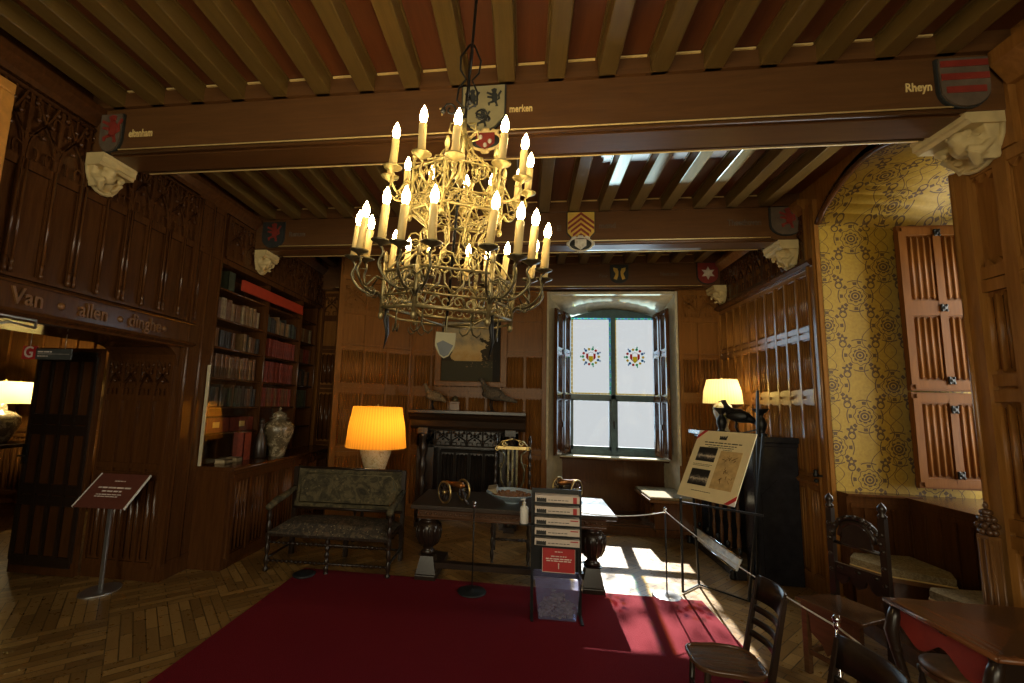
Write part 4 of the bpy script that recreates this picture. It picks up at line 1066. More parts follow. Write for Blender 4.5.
pz = [(-Wb + .06, .05), (Wb - .06, .05), (Wb - .06, .27), (Wb - .14, .35), (-Wb + .14, .35), (-Wb + .06, .27), (-Wb + .06, .05)]
mb.m('dark_gilt'); mb.tube([(x, -.047, z) for x, z in pz], .006, 5); part(mb, 'back_frame', t)
for s in (-1, 1):
    mb = MB().m('tapestry'); mb.tube([(s * W, -.04, .60), (s * W, .10, .635), (s * W, .32, .66), (s * W, .50, .70)], [.03, .036, .032, .026], 8); part(mb, 'armrest', t)
for y in (0, .5):
    for z in (.10, .27):
        mb = MB().m('black_wood'); mb.tube([(-W, y, z), (W, y, z)], .010, 6)
        for i in range(26): mb.sph((-W + 2 * W * (i + .5) / 26, y, z), .016, 6, 4)
        part(mb, 'twisted_stretcher', t)
for x in (-W, W):
    mb = MB().m('black_wood'); mb.tube([(x, 0, .12), (x, .5, .12)], .013, 6); part(mb, 'side_stretcher', t)

# ---- lamp on its table behind the settle
t = thing('side_table', 'dark side table behind the settle carrying the orange lamp', 'table', (-1.80, 5.22, 0))
mb = MB().m('black_wood_x'); mb.slab(ellipse(.34, .24), .735, .765); part(mb, 'tabletop', t)
for a, b in ((-.2, -.12), (.2, -.12), (-.2, .12), (.2, .12)): mb = MB().m('black_wood'); mb.lathe(turned(.022, .735), n=8); part(mb, 'leg', t, loc=(a, b, 0))
def lamp(name, label, loc, scale, shade_mat, base_mat, sh, P, col, base_prof):
    t = thing(name, label, 'lamp', loc)
    mb = MB().m(base_mat); mb.lathe(base_prof, n=24); part(mb, 'base', t)
    r0, z0, r1, z1 = sh
    mb = MB().m(shade_mat); n = 96; vs = []
    for r_, z_ in ((r0, z0), ((r0 + r1) / 2 + .012, (z0 + z1) / 2), (r1, z1)):
        for j in range(n):
            q = r_ * (1 + .008 * (j % 2)); vs.append((q * math.cos(2 * PI * j / n), q * math.sin(2 * PI * j / n), z_))
    mb.add(vs, [(i * n + j, i * n + (j + 1) % n, (i + 1) * n + (j + 1) % n, (i + 1) * n + j) for i in range(2) for j in range(n)], True)
    s_ = part(mb, 'lamp_shade', t)
    mb = MB().m('brass'); mb.tube([(0, 0, base_prof[-1][1] - .02), (0, 0, z1 + .015)], .006, 6); mb.sph((0, 0, z1 + .02), .012)
    for k in range(3): a = 2 * PI * k / 3; mb.tube([(0, 0, z1 - .01), (r1 * .98 * math.cos(a), r1 * .98 * math.sin(a), z1 - .005)], .0025, 4)
    part(mb, 'lamp_stem', t)
    mb = MB().m('lampbulb'); mb.sph((0, 0, (z0 + z1) / 2 - .03), .028, 10, 8); part(mb, 'bulb', t)
    point(name + '_light', (loc[0] + .05, loc[1] - .02, loc[2] + (z0 + z1) / 2 + .02), P, col, .04)
M['lampbulb'] = emis('lit_lamp_bulb', (1, .75, .4), 12)
lamp('table_lamp', 'large lit lamp with pleated orange silk shade behind the settle', (-1.82, 5.20, .765), 1, 'shade_orange', 'porcelain',
     (.365, .335, .295, .83), 12, (1, .66, .32), [(.115, 0), (.12, .02), (.115, .03), (.135, .10), (.18, .24), (.205, .34), (.18, .39), (.10, .42), (.05, .45), (.03, .50)])

# ---- black carved chimneypiece on the far wall
t = thing('chimneypiece', 'blackened carved chimneypiece with a wide shelf under the painting on the far wall', 'fireplace', (-.80, 6.40, 0))
mb = MB().m('black_wood'); mb.box(-.70, -.46, -.42, 0, 0, 1.28); mb.box(.46, .70, -.42, 0, 0, 1.28); mb.box(-.46, .46, -.10, 0, 0, 1.05); mb.box(-.70, .70, -.42, 0, 1.05, 1.32); part(mb, 'surround', t)
mb = MB().m('black_wood_x'); moulding(mb, -.80, .80, 1.56, [(0, 0), (-.60, 0), (-.60, -.035), (-.56, -.06), (-.54, -.09), (-.48, -.14), (-.46, -.22), (-.42, -.26), (0, -.26)]); part(mb, 'mantel_shelf', t)
for s in (-1, 1):
    mb = MB().m('black_wood'); mb.lathe(turned(.055, 1.2, beads=4), (s * .60, -.47, .06), 12); mb.box(s * .60 - .07, s * .60 + .07, -.54, -.40, 0, .07); mb.box(s * .60 - .07, s * .60 + .07, -.54, -.40, 1.24, 1.32); part(mb, 'column', t)
mb = MB().m('matte_black'); mb.M = frame((-.8 + .8, -.105, 0), (1, 0, 0), (0, -1, 0)); grid(mb, lin(-.42, .42, 4), [(.1, .98, 'linen')], .03, .05, .02); part(mb, 'fire_back_panel', t)
mb = MB().m('matte_black'); mb.M = frame((0, -.42, 0), (1, 0, 0), (0, -1, 0)); grid(mb, lin(-.66, .66, 6), [(1.08, 1.29, 'trac')], .02, .02, .015); part(mb, 'carved_frieze', t)
# painting
t = thing('framed_painting', 'dark framed landscape painting with an orange evening sky above the chimneypiece', 'painting', (-.83, 6.375, 1.92))
mb = MB().m('painting'); mb.box(-.45, .45, -.01, .0, .07, .98); part(mb, 'canvas', t)
mb = MB().m('far')
for a in ((-.54, .54, 0, .07), (-.54, .54, .98, 1.05)): mb.box(a[0], a[1], -.04, .01, a[2], a[3])
for a in ((-.54, -.45), (.45, .54)): mb.box(a[0], a[1], -.04, .01, .07, .98)
mb.tube([(-.45, -.04, .07), (.45, -.04, .07), (.45, -.04, .98), (-.45, -.04, .98), (-.45, -.04, .07)], .008, 5); part(mb, 'frame', t, bevel=.006)
def bird(label, loc, rz, s, mat, longtail, name='stuffed_bird'):
    t = thing(name, label, 'bird figure', loc, rz)
    mb = MB().m(mat)
    P = [(-.24 if longtail else -.15, 0, .10), (-.12, 0, .13), (-.07, 0, .155), (-.01, 0, .17), (.05, 0, .19), (.085, 0, .235), (.10, 0, .275), (.115, 0, .305), (.135, 0, .31)]
    Rr = [.012, .03, .052, .07, .058, .034, .022, .026, .014]
    mb.tube([(a * s, b * s, c * s) for a, b, c in P], [r_ * s for r_ in Rr], 10); part(mb, 'body', t)
    mb = MB().m(mat)
    mb.sph((.0, .045 * s, .17 * s), (.10 * s, .022 * s, .05 * s), 8, 6); part(mb, 'wing', t); mb = MB().m(mat); mb.sph((.0, -.045 * s, .17 * s), (.10 * s, .022 * s, .05 * s), 8, 6); part(mb, 'wing', t)
    mb = MB().m('iron'); mb.tube([(.13 * s, 0, .312 * s), (.165 * s, 0, .30 * s)], [.008 * s, .002], 6); part(mb, 'beak', t)
    for y in (-.03, .03):
        mb = MB().m('iron'); mb.tube([(.01 * s, y * s, .12 * s), (.02 * s, y * s, .06 * s), (.0, y * s, .012)], .007 * s, 6); mb.tube([(0, y * s, .012), (.045 * s, y * s, .008)], .005 * s, 5); mb.tube([(0, y * s, .012), (-.02 * s, y * s, .008)], .005 * s, 5); part(mb, 'leg', t)
bird('brown stuffed partridge at the left end of the mantel shelf, facing left', (-1.30, 6.05, 1.562), PI, 1.15, 'feather', False)
bird('larger dark stuffed bird at the right end of the mantel shelf below the painting', (-.46, 6.05, 1.562), PI * .93, 1.45, 'feather_dark', True)
mb = MB().m('oak'); mb.box(-.07, .07, -.04, .04, 0, .10); mb.slab([(-.075, -.045), (.075, -.045), (.06, .045), (-.06, .045)], .10, .125); mb.m('dark_gilt'); mb.lathe([(.05, .125), (.055, .15), (.04, .19), (.0, .21)], n=12)
tag(mb.build('carved_casket', None, (-1.0, 6.08, 1.562), bevel=.004), 'small brown carved casket between the two stuffed birds', 'casket')

# ---- high-back chair behind the long table
t = thing('high_back_chair', 'tall carved chair with gilded cresting and pierced splats behind the long table', 'chair', (-.145, 5.20, -.02))
for x in (-.20, .20):
    mb = MB().m('black_wood'); mb.lathe(turned(.019, .82, beads=7), (x, 0, .46), 8); mb.box(x - .02, x + .02, -.02, .02, 0, .47); mb.sph((x, 0, 1.30), (.016, .016, .03)); part(mb, 'back_post', t)
mb = MB().m('brass'); mb.box(-.21, .21, -.012, .012, 1.16, 1.195)
for s in (-1, 1):
    mb.tube(spiral((s * .10, -.012, 1.225), (1, 0, 0), (0, 0, 1), .035, 1.2, 12, 0, s), .009, 6); mb.tube([(s * .17, -.01, 1.20), (s * .13, -.012, 1.25), (s * .05, -.012, 1.27), (0, -.012, 1.285)], .009, 6)
    mb.tube(spiral((s * .185, -.012, 1.17), (1, 0, 0), (0, 0, 1), .03, 1, 10, 0, s), .009, 6)
part(mb, 'crest_rail', t)
for x in (-.05, 0, .05):
    mb = MB().m('dark_gilt'); mb.box(x - .011, x + .011, -.008, .008, .56, 1.165); part(mb, 'splat', t)
for s in (-1, 1):
    mb = MB().m('dark_gilt'); mb.tube([(s * .15, -.01, 1.15), (s * .10, -.01, 1.10), (s * .10, -.01, 1.02), (s * .14, -.01, .93), (s * .13, -.01, .80), (s * .09, -.01, .72), (s * .12, -.01, .60)], .012, 6)
    mb.tube(spiral((s * .135, -.01, .97), (1, 0, 0), (0, 0, 1), .03, 1.2, 10), .007, 5); part(mb, 'scrolled_splat', t)
mb = MB().m('tapestry'); mb.box(-.21, .21, -.44, .0, .44, .50); part(mb, 'seat', t, bevel=.02)
for x in (-.19, .19): mb = MB().m('black_wood'); mb.lathe(turned(.02, .44, beads=3), (x, -.42, 0), 8); part(mb, 'leg', t)
mb = MB().m('black_wood'); mb.tube([(-.19, -.42, .26), (.19, -.42, .26)], .012, 6)
for i in range(9): mb.sph((-.17 + .0425 * i, -.42, .26), .017, 6, 4)
for x in (-.19, .19): mb.tube([(x, -.42, .14), (x, 0, .14)], .013, 6)
part(mb, 'stretcher', t)

# ---- long trestle table
t = thing('long_table', 'long dark oak refectory table with bulbous legs behind the red carpet', 'table', (-.14, 4.51, 0), 0)
ZT = .694; mb = MB().m('black_wood_x'); mb.box(-.93, .965, -.39, .39, ZT - .04, ZT); part(mb, 'tabletop', t, bevel=.006)
mb = MB().m('walnut'); mb.box(-.87, .88, -.34, .34, .56, ZT - .04)
for i in range(36): mb.sph((-.84 + .048 * i, -.342, .61), (.014, .008, .014), 6, 4)
mb.tube([(-.87, -.342, .575), (.88, -.342, .575)], .008, 5); mb.tube([(-.87, -.342, .645), (.88, -.342, .645)], .006, 5); part(mb, 'apron', t)
LZ = .56 / .645
for x in (-.775, .765):
    for y in (-.24,):
        mb = MB().m('black_wood'); mb.M = Matrix.Diagonal((1, 1, LZ, 1)); mb.lathe([(.055, .26), (.075, .275), (.05, .30), (.045, .32), (.07, .345), (.10, .39), (.118, .46), (.12, .53), (.112, .575), (.09, .60), (.07, .61), (.085, .625), (.085, .645)], (x, y, 0), 20)
        for k in range(14): a = 2 * PI * k / 14; mb.tube([(x + r_ * math.cos(a), y + r_ * math.sin(a), z_) for r_, z_ in ((.08, .36), (.112, .43), (.122, .50), (.118, .56))], .009, 5)
        mb.add([(x - sx_ * w_, y + sy_ * w_, z_) for z_, w_ in ((.06, .095), (.24, .062), (.26, .08)) for sx_, sy_ in ((1, -1), (-1, -1), (-1, 1), (1, 1))],
               [(0, 1, 5, 4), (1, 2, 6, 5), (2, 3, 7, 6), (3, 0, 4, 7), (4, 5, 9, 8), (5, 6, 10, 9), (6, 7, 11, 10), (7, 4, 8, 11), (8, 9, 10, 11)])
        part(mb, 'leg', t)
    mb = MB().m('black_wood'); mb.box(x - .10, x + .10, -.36, .34, 0, .055); part(mb, 'foot', t, bevel=.008)
mb = MB().m('black_wood_x'); mb.box(-.72, .72, -.28, -.20, .10, .15); part(mb, 'stretcher', t)
TZ = .694
def model_cannon(x, y, label, rz=0):
    t = thing('model_cannon', label, 'model cannon', (x, y, TZ), rz)
    for s in (-1, 1):
        mb = MB().m('brass'); mb.M = Matrix.Translation((s * .115, 0, .105)) @ Matrix.Rotation(PI / 2, 4, 'Y')
        for r_, q in ((.098, .011),): mb.tube([(r_ * math.cos(2 * PI * i / 24), r_ * math.sin(2 * PI * i / 24), 0) for i in range(25)], q, 6)
        mb.m('black_wood'); mb.tube([(.088 * math.cos(2 * PI * i / 24), .088 * math.sin(2 * PI * i / 24), 0) for i in range(25)], .008, 6)
        for i in range(10): a = 2 * PI * i / 10; mb.tube([(0, 0, 0), (.09 * math.cos(a), .09 * math.sin(a), 0)], .005, 5)
        mb.m('brass'); mb.lathe([(.02, -.02), (.022, 0), (.02, .02)], n=10); part(mb, 'wheel', t)
    mb = MB().m('brown_metal'); mb.tube([(0, -.13, .165), (0, -.05, .17), (0, .02, .175), (0, .12, .178), (0, .14, .178)], [.022, .020, .026, .032, .01], 10); mb.sph((0, .15, .178), .012); part(mb, 'barrel', t)
    mb = MB().m('black_wood'); mb.box(-.03, .03, -.05, .12, .11, .15); mb.tube([(-.115, 0, .105), (.115, 0, .105)], .010, 6); mb.tube([(0, .1, .13), (0, .22, .02)], .014, 6); part(mb, 'carriage', t)
    mb = MB().m('white'); mb.lathe([(.014, .0), (.016, .03), (.01, .05)], (0, -.02, .10), 8); part(mb, 'tag', t) if False else None
model_cannon(-.69, 4.33, 'model cannon with two spoked brass wheels at the left end of the long table', PI + .8)
model_cannon(.45, 4.80, 'model cannon with brass wheels half hidden behind the leaflet stand', PI - .7)
t = thing('porcelain_bowl', 'wide blue and white porcelain bowl of dried petals on the long table', 'bowl', (-.13, 4.46, TZ))
mb = MB().m('blue_china'); mb.lathe([(.07, 0), (.075, .012), (.12, .03), (.20, .065), (.245, .095), (.255, .10), (.25, .102), (.235, .094), (.19, .066), (.10, .034), (.0, .03)], n=36, cap=False); part(mb, 'bowl', t)
mb = MB().m('potpourri'); mb.lathe([(.0, .088), (.08, .086), (.15, .08), (.205, .070)], n=24, cap=False)
rr = random.Random(5)
for i in range(70): a = rr.uniform(0, 2 * PI); q = .19 * math.sqrt(rr.random()); mb.sph((q * math.cos(a), q * math.sin(a), .088 - .2 * q * q), (.018, .014, .008), 5, 4)
tag(part(mb, 'petals', t), kind='stuff')
mb = MB().m('bk_cream'); mb.M = Matrix.Rotation(.25, 4, 'Y') @ Matrix.Rotation(.1, 4, 'X'); mb.prism([(-.26, .075), (-.18, .11), (-.155, .075), (-.17, .055)], -.08, .07); part(mb, 'folded_card', t)
# ---- leaflet stand with sign, leaflets, bin, and soap bottle
t = thing('leaflet_stand', 'black metal leaflet stand with five tiers in front of the long table', 'stand', (.26, 3.72, 0))
for x in (-.19, .19):
    mb = MB().m('iron'); mb.box(x - .012, x + .012, -.012, .012, 0, .98); mb.box(x - .012, x + .012, -.16, .16, 0, .02); part(mb, 'side_post', t)
mb = MB().m('iron'); mb.box(-.18, .18, .0, .012, .34, .98); part(mb, 'back_panel', t)
ZL = [.903, .817, .731, .651, .571]
for z in ZL:
    mb = MB().m('iron'); mb.box(-.18, .18, -.10, 0, z - .028, z - .022); mb.box(-.18, .18, -.104, -.098, z - .028, z - .012); part(mb, 'tray', t)
for i, z in enumerate(ZL):
    nm = ('topmost', 'second from the top', 'middle', 'fourth from the top', 'lowest')[i]
    l = thing('leaflet_stack', f'stack of white visitor leaflets on the {nm} tier of the black stand', 'leaflets', (.26, 3.72, z - .022), group='leaflet stacks on the stand')
    mb = MB().m('paper'); mb.box(-.174, .176, -.096, -.006, 0, .062)
    for k in range(1, 6): mb.box(-.172, .174, -.0965, -.006, k * .01, k * .01 + .001)
    part(mb, 'leaflets', l)
    mb = MB().m('ink'); mb.box(-.162, -.085, -.0985, -.096, .012, .038)
    for k in range(5): mb.sph((-.155 + .016 * k, -.098, .038), (.007, .001, .006), 6, 4)
    part(mb, 'printed_photo', l)
    mb = MB().m('red')
    if i < 2: mb.box(.125, .155, -.0985, -.096, .006, .056)
    else: mb.box(.105, .165, -.0985, -.096, .044, .052)
    part(mb, 'red_panel', l)
    mb = MB().m('grey_card'); xx = -.07
    for r_ in (0,): 
        while xx < .08: q = rr.uniform(.012, .03); mb.box(xx, min(xx + q, .10), -.0985, -.096, .026, .031); xx += q + .006
    part(mb, 'printed_line', l)
t = thing('notice', 'dark red framed notice with pale lettering on the front of the leaflet stand', 'sign', (.275, 3.632, .36))
mb = MB().m('red'); mb.box(-.125, .125, 0, .008, 0, .185); part(mb, 'face', t)
mb = MB().m('paper'); mb.tube([(-.127, 0, -.002), (.127, 0, -.002), (.127, 0, .187), (-.127, 0, .187), (-.127, 0, -.002)], .003, 4); part(mb, 'frame', t)
def lines(mb, rows, y, seed):
    r2 = random.Random(seed)
    for z, x0_, x1_, h in rows:
        x = x0_
        while x < x1_ - .004: q = min(r2.uniform(2.0, 5.5) * h, x1_ - x); mb.box(x, x + q, y - .0012, y, z, z + h); x += q + h * .8
mb = MB().m('pale_ink'); lines(mb, [(.150, -.03, .03, .006), (.115, -.06, .06, .007), (.095, -.10, .10, .008), (.080, -.095, .095, .007)], -.0005, 3); mb.box(-.003, .003, -.0015, 0, .025, .055); mb.sph((0, -.001, .062), (.006, .001, .006), 6, 4)
part(mb, 'printed_lines', t)
t = thing('plastic_bin', 'clear plastic tub half full of crumpled paper chips under the leaflet stand', 'tub', (.265, 3.70, 0.013))
mb = MB().m('bin')
def ring(w, d, z): return [(-w, -d, z), (w, -d, z), (w, d, z), (-w, d, z)]
vs = ring(.145, .09, 0) + ring(.175, .12, .30) + ring(.19, .13, .30) + ring(.19, .13, .315) + ring(.172, .117, .315) + ring(.142, .087, .006)
fs = [(3, 2, 1, 0), (20, 21, 22, 23)]
for a in range(5): fs += [(a * 4 + j, a * 4 + (j + 1) % 4, a * 4 + 4 + (j + 1) % 4, a * 4 + 4 + j) for j in range(4)]
mb.add(vs, fs); part(mb, 'tub', t)
mb = MB().m('chips')
for i in range(170): a, b = rr.uniform(-.13, .13), rr.uniform(-.075, .075); z = rr.uniform(.012, .05 + .11 * math.exp(-(a * a) * 90)); mb.cbox((a, b, z), (.034, .026, .010), Matrix.Rotation(rr.uniform(0, 3), 3, 'Z') @ Matrix.Rotation(rr.uniform(-.6, .6), 3, 'X'))
tag(part(mb, 'paper_chips', t), kind='stuff')
t = thing('soap_bottle', 'small white pump bottle on a bracket left of the leaflet stand', 'bottle', (.0, 3.69, .70))
mb = MB().m('white'); mb.lathe([(.030, 0), (.034, .005), (.034, .12), (.03, .132), (.012, .14), (.012, .155)], n=16); part(mb, 'bottle', t)
mb = MB().m('white'); mb.lathe([(.014, .155), (.014, .168), (.005, .17), (.005, .185), (.010, .186), (.010, .196)], n=10); mb.tube([(0, 0, .19), (-.03, -.01, .188)], .005, 6); part(mb, 'pump', t)
mb = MB().m('iron'); mb.box(-.04, .08, -.035, .035, -.008, 0); mb.box(.06, .08, -.01, .01, -.10, 0); part(mb, 'bracket', t)

# ---- rope barrier
def stanchion(x, y, label, base_mat, pole_mat, h=.745, z0=.0):
    t = thing('rope_stanchion', label, 'stanchion', (x, y, z0))
    mb = MB().m(base_mat); mb.lathe([(.125, 0), (.128, .008), (.11, .014), (.02, .018), (.012, .03)], n=32); part(mb, 'base', t)
    mb = MB().m(pole_mat); mb.tube([(0, 0, .02), (0, 0, h)], .0065, 8); part(mb, 'pole', t)
    mb = MB().m('chrome'); mb.lathe([(.008, h - .03), (.013, h - .025), (.013, h - .01), (.009, h)], n=10); mb.sph((0, 0, h + .012), .017, 12, 8); part(mb, 'knob', t)
stanchion(-.448, 3.99, 'slim black stanchion with a round base in front of the long table', 'rubber', 'iron', .745, .012)
stanchion(1.275, 4.26, 'slim stanchion with pale round base beside the notice easel', 'steel', 'iron')
stanchion(1.36, 2.19, 'chrome-knobbed stanchion between the two dark ladder-back chairs', 'rubber', 'chrome', .745, .012)
mb = MB().m('rubber'); mb.lathe([(.10, 0), (.105, .010), (.08, .018), (.015, .02), (.0, .02)], n=28)
tag(mb.build('floor_disc', None, (-2.05, 4.05, .013)), 'low round black disc on the left edge of the carpet before the settle', 'disc')
def rope(a, b, sag, label):
    mb = MB().m('white'); mb.tube([tuple(Vector(a).lerp(Vector(b), i / 16) - V(0, 0, sag * 4 * (i / 16) * (1 - i / 16))) for i in range(17)], .0045, 6)
    tag(mb.build('barrier_rope'), label, 'rope')
rope((.46, 3.74, .80), (1.262, 4.256, .73), .03, 'thin white cord from the leaflet stand to the stanchion by the easel')
rope((1.28, 4.245, .735), (1.36, 2.205, .735), .035, 'thin white cord running from the easel stanchion towards the foreground chairs')
rope((1.363, 2.175, .735), (1.42, .9, .735), .03, 'thin white cord leading off from the chrome-knobbed stanchion past the foreground chair')

# ---- easel with exhibition board
t = thing('notice_easel', 'black folding easel carrying the cream exhibition board', 'easel', (1.70, 4.35, 0))
o = V(1.70, 4.35, 0)
def rel(*p): return tuple(Vector(p) - o)
FL, FR, BL, BR = (1.442, 4.356, 0), (1.963, 4.276, 0), (1.663, 4.577, 0), (2.25, 4.62, 0)
def bar(a, b, r_, name): mb = MB().m('iron'); mb.tube([rel(*a), rel(*b)], r_, 4); part(mb, name, t)
bar((1.442, 4.356, .012), (1.46, 4.40, .84), .013, 'front_leg'); bar((1.963, 4.276, .012), (2.02, 4.02, 1.48), .013, 'front_leg')
bar((1.663, 4.577, .012), (1.64, 4.60, .95), .013, 'rear_leg'); bar((2.21, 4.64, .012), (2.13, 4.30, 1.86), .013, 'rear_leg')
bar((1.442, 4.356, .015), (1.663, 4.577, .015), .009, 'foot_bar'); bar((1.663, 4.577, .015), (1.963, 4.276, .015), .009, 'foot_bar'); bar((1.963, 4.276, .015), (2.21, 4.64, .015), .009, 'foot_bar')
bar((1.46, 4.40, .80), (1.99, 4.02, .80), .012, 'board_ledge'); bar((1.70, 4.56, 1.35), (2.12, 4.32, 1.5), .010, 'cross_bar')
# board corners in the room
TL, TR, BLc = V(1.66, 4.42, 1.475), V(1.955, 3.99, 1.475), V(1.40, 4.17, .905)
uu = (TR - TL); w_ = uu.length; uu.normalize(); dn = (BLc - TL); dn = dn - uu * dn.dot(uu); h_ = dn.length; dn.normalize(); nn = uu.cross(dn).normalized()
if nn.y > 0: nn = -nn
mt = Matrix((uu, -nn, -dn)).transposed().to_4x4(); mt.translation = TL
b_ = D.objects.new('exhibition_board', None); C.objects.link(b_); b_.matrix_world = mt; tag(b_, 'cream exhibition board with two dark photographs and a brown plan, on the easel', 'board')
def bb(name, mat, *box, bev=0): mb = MB().m(mat); mb.box(*box); return part(mb, name, b_)
mb = MB().m('cream_card'); mb.prism([(.05, 0), (w_, 0), (w_, -h_ + .05), (w_ - .05, -h_), (0, -h_), (0, -.06)], 0, .008); part(mb, 'panel', b_)
mb = MB().m('red'); mb.prism([(.05, 0), (.085, 0), (.0, -.10), (0, -.06)], -.002, .0); part(mb, 'red_corner', b_)
mb = MB().m('red'); mb.prism([(w_, -h_ + .09), (w_, -h_ + .05), (w_ - .05, -h_), (w_ - .09, -h_)], -.002, 0); part(mb, 'red_corner', b_)
mb = MB().m('white'); mb.prism([(.0, 0), (.05, 0), (0, -.06)], .0, .008); mb.prism([(w_, -h_ + .05), (w_, -h_), (w_ - .05, -h_)], 0, .008); part(mb, 'white_corner', b_)
bb('photograph', 'photo1', .06, .235, -.003, 0, -h_ * .47, -h_ * .26); bb('photograph', 'photo2', .06, .235, -.003, 0, -h_ * .82, -h_ * .59)
bb('drawing', 'tan_card', .27, .46, -.003, 0, -h_ * .83, -h_ * .29)
mb = MB().m('ink'); cx_ = w_ / 2 - .01; mb.box(cx_ - .032, cx_ + .032, -.003, 0, -.085, -.06)
for k in range(4): mb.box(cx_ - .032 + .018 * k, cx_ - .024 + .018 * k, -.003, 0, -.06, -.048)
mb.prism([(cx_ + .02, -.06), (cx_ + .034, -.04), (cx_ + .034, -.06)], -.003, 0); part(mb, 'castle_emblem', b_)
mb = MB().m('ink'); lines(mb, [(-.125, .09, .43, .010), (-.15, .10, .40, .008), (-.17, .14, .37, .007), (-.185, .06, .13, .005), (-h_ * .28, .28, .36, .005), (-h_ * .52, .05, .23, .004), (-h_ * .54, .05, .21, .004), (-h_ * .9, .12, .30, .005)], 0, 8); part(mb, 'printed_lines', b_)
mb = MB().m('walnut'); r3 = random.Random(2)
for k in range(16): a, b = r3.uniform(.30, .42), r3.uniform(-h_ * .78, -h_ * .36); mb.tube([(a, -.004, b), (a + r3.uniform(-.03, .03), -.004, b + r3.uniform(-.03, .03)), (a + r3.uniform(-.03, .03), -.004, b + r3.uniform(-.03, .03))], .0016, 4)
part(mb, 'sketch_lines', b_)

# ---- black fireplace on the right wall with fender
t = thing('chimneypiece', 'black stone chimneypiece along the right wall behind the notice easel', 'fireplace', (XR - .035, 5.42, 0))
mb = MB().m('purple'); mb.box(-.42, 0, -.68, -.46, 0, 1.36); mb.box(-.42, 0, .46, .68, 0, 1.36); mb.box(-.42, 0, -.46, .46, 1.0, 1.36); mb.box(-.10, 0, -.46, .46, 0, 1.0); part(mb, 'surround', t, bevel=.01)
mb = MB().m('purple'); mb.box(-.54, 0, -.72, .72, 1.36, 1.42); mb.box(-.48, 0, -.70, .70, 1.32, 1.36); part(mb, 'mantel_shelf', t, bevel=.01)
for y in (-.40, -.20, .0, .20): mb = MB().m('walnut'); mb.lathe(turned(.022, .95, beads=3), (-.46, y, .08), 8); part(mb, 'column', t)
mb = MB().m('purple'); mb.M = frame((-.21, -.68, 0), (1, 0, 0), (0, -1, 0)); mb.prism([(-.15, .1), (.15, .1), (.15, .85), (.0, 1.0), (-.15, .85)], 0, .012); mb.prism([(-.16, 1.06), (.16, 1.06), (.16, 1.26), (-.16, 1.26)], 0, .012); part(mb, 'side_panel', t)
t = thing('fender', 'long pale metal fender on the floor along the black chimneypiece', 'fender', (2.16, 4.80, 0))
mb = MB().m('purple'); mb.box(-.06, .04, 0, 1.22, 0, .10); part(mb, 'plinth', t, bevel=.008)
mb = MB().m('white_metal'); mb.add([(-.075, 0, .09), (-.075, 1.22, .09), (-.02, 1.22, .20), (-.02, 0, .20), (-.05, 0, .085), (-.05, 1.22, .085), (.0, 1.22, .20), (.0, 0, .20)], [(0, 1, 2, 3), (4, 7, 6, 5), (0, 4, 5, 1), (3, 2, 6, 7), (0, 3, 7, 4), (1, 5, 6, 2)]); part(mb, 'sloping_face', t)
for z in (.215, .10): mb = MB().m('chrome'); mb.tube([(-.02 if z > .15 else -.08, -.01, z), (-.02 if z > .15 else -.08, 1.23, z)], .010, 8); part(mb, 'rail', t)
mb = MB().m('iron')
for i in range(5): mb.sph((.02, .08 + .26 * i, .25), (.022, .022, .035), 8, 6)
part(mb, 'knob_row', t)
for y in (.03, 1.19): mb = MB().m('iron'); mb.lathe([(.03, 0), (.035, .02), (.02, .05), (.028, .07), (.012, .09)], (-.08, y, 0), 10); part(mb, 'foot', t)
t = thing('fire_screen', 'row of dark iron bars standing behind the pale fender', 'screen', (2.245, 4.95, .10)) if False else None
MZ = 1.42
lamp('table_lamp', 'lit lamp with cream shade and painted china base on the black mantelpiece', (2.38, 5.62, MZ), 1, 'shade_cream', 'lampbase',
     (.215, .335, .165, .625), 9, (1, .80, .48), [(.065, 0), (.07, .012), (.055, .03), (.05, .06), (.075, .14), (.105, .22), (.11, .28), (.09, .32), (.045, .345), (.02, .37)]) if 'lampbase' in M else None
t = bird('dark bronze bird with raised tail standing on the black mantelpiece', (2.34, 5.16, MZ), PI * .82, 1.15, 'iron', False, 'bronze_bird')
for y, x, l in ((5.24, 2.20, 'left of the bronze bird'), (4.93, 2.46, 'right of the bronze bird, nearest the room')):
    mb = MB().m('iron'); mb.lathe([(.05, 0), (.055, .015), (.03, .03), (.04, .06), (.055, .12), (.04, .17), (.02, .20), (.03, .22), (.075, .27), (.078, .28), (.02, .27)], n=14)
    tag(mb.build('candlestick', None, (x, y, MZ)), f'dark figure-shaped candlestick {l}', 'candlestick')

# ---- window seat in the far niche
t = thing('cushioned_bench', 'small oak bench with pale cushion at the right side of the far window', 'bench', (1.83, 6.28, .0))
mb = MB().m('oak_dark'); mb.box(-.17, .28, -.36, .36, .12, .50); mb.M = frame((-.17, -.36, 0), (0, 1, 0), (-1, 0, 0)); grid(mb, lin(.02, .70, 3), [(.17, .46, 'linen')], .03, .04, .015); mb.M = Matrix.Identity(4); mb.box(-.18, .29, -.40, .38, .12, .16); part(mb, 'seat_box', t)
mb = MB().m('oak'); mb.box(-.26, .29, -.42, .37, .49, .525); part(mb, 'seat_board', t, bevel=.006)
mb = MB().m('cush'); mb.box(-.25, .28, -.41, .36, .525, .56); part(mb, 'cushion', t, bevel=.015)

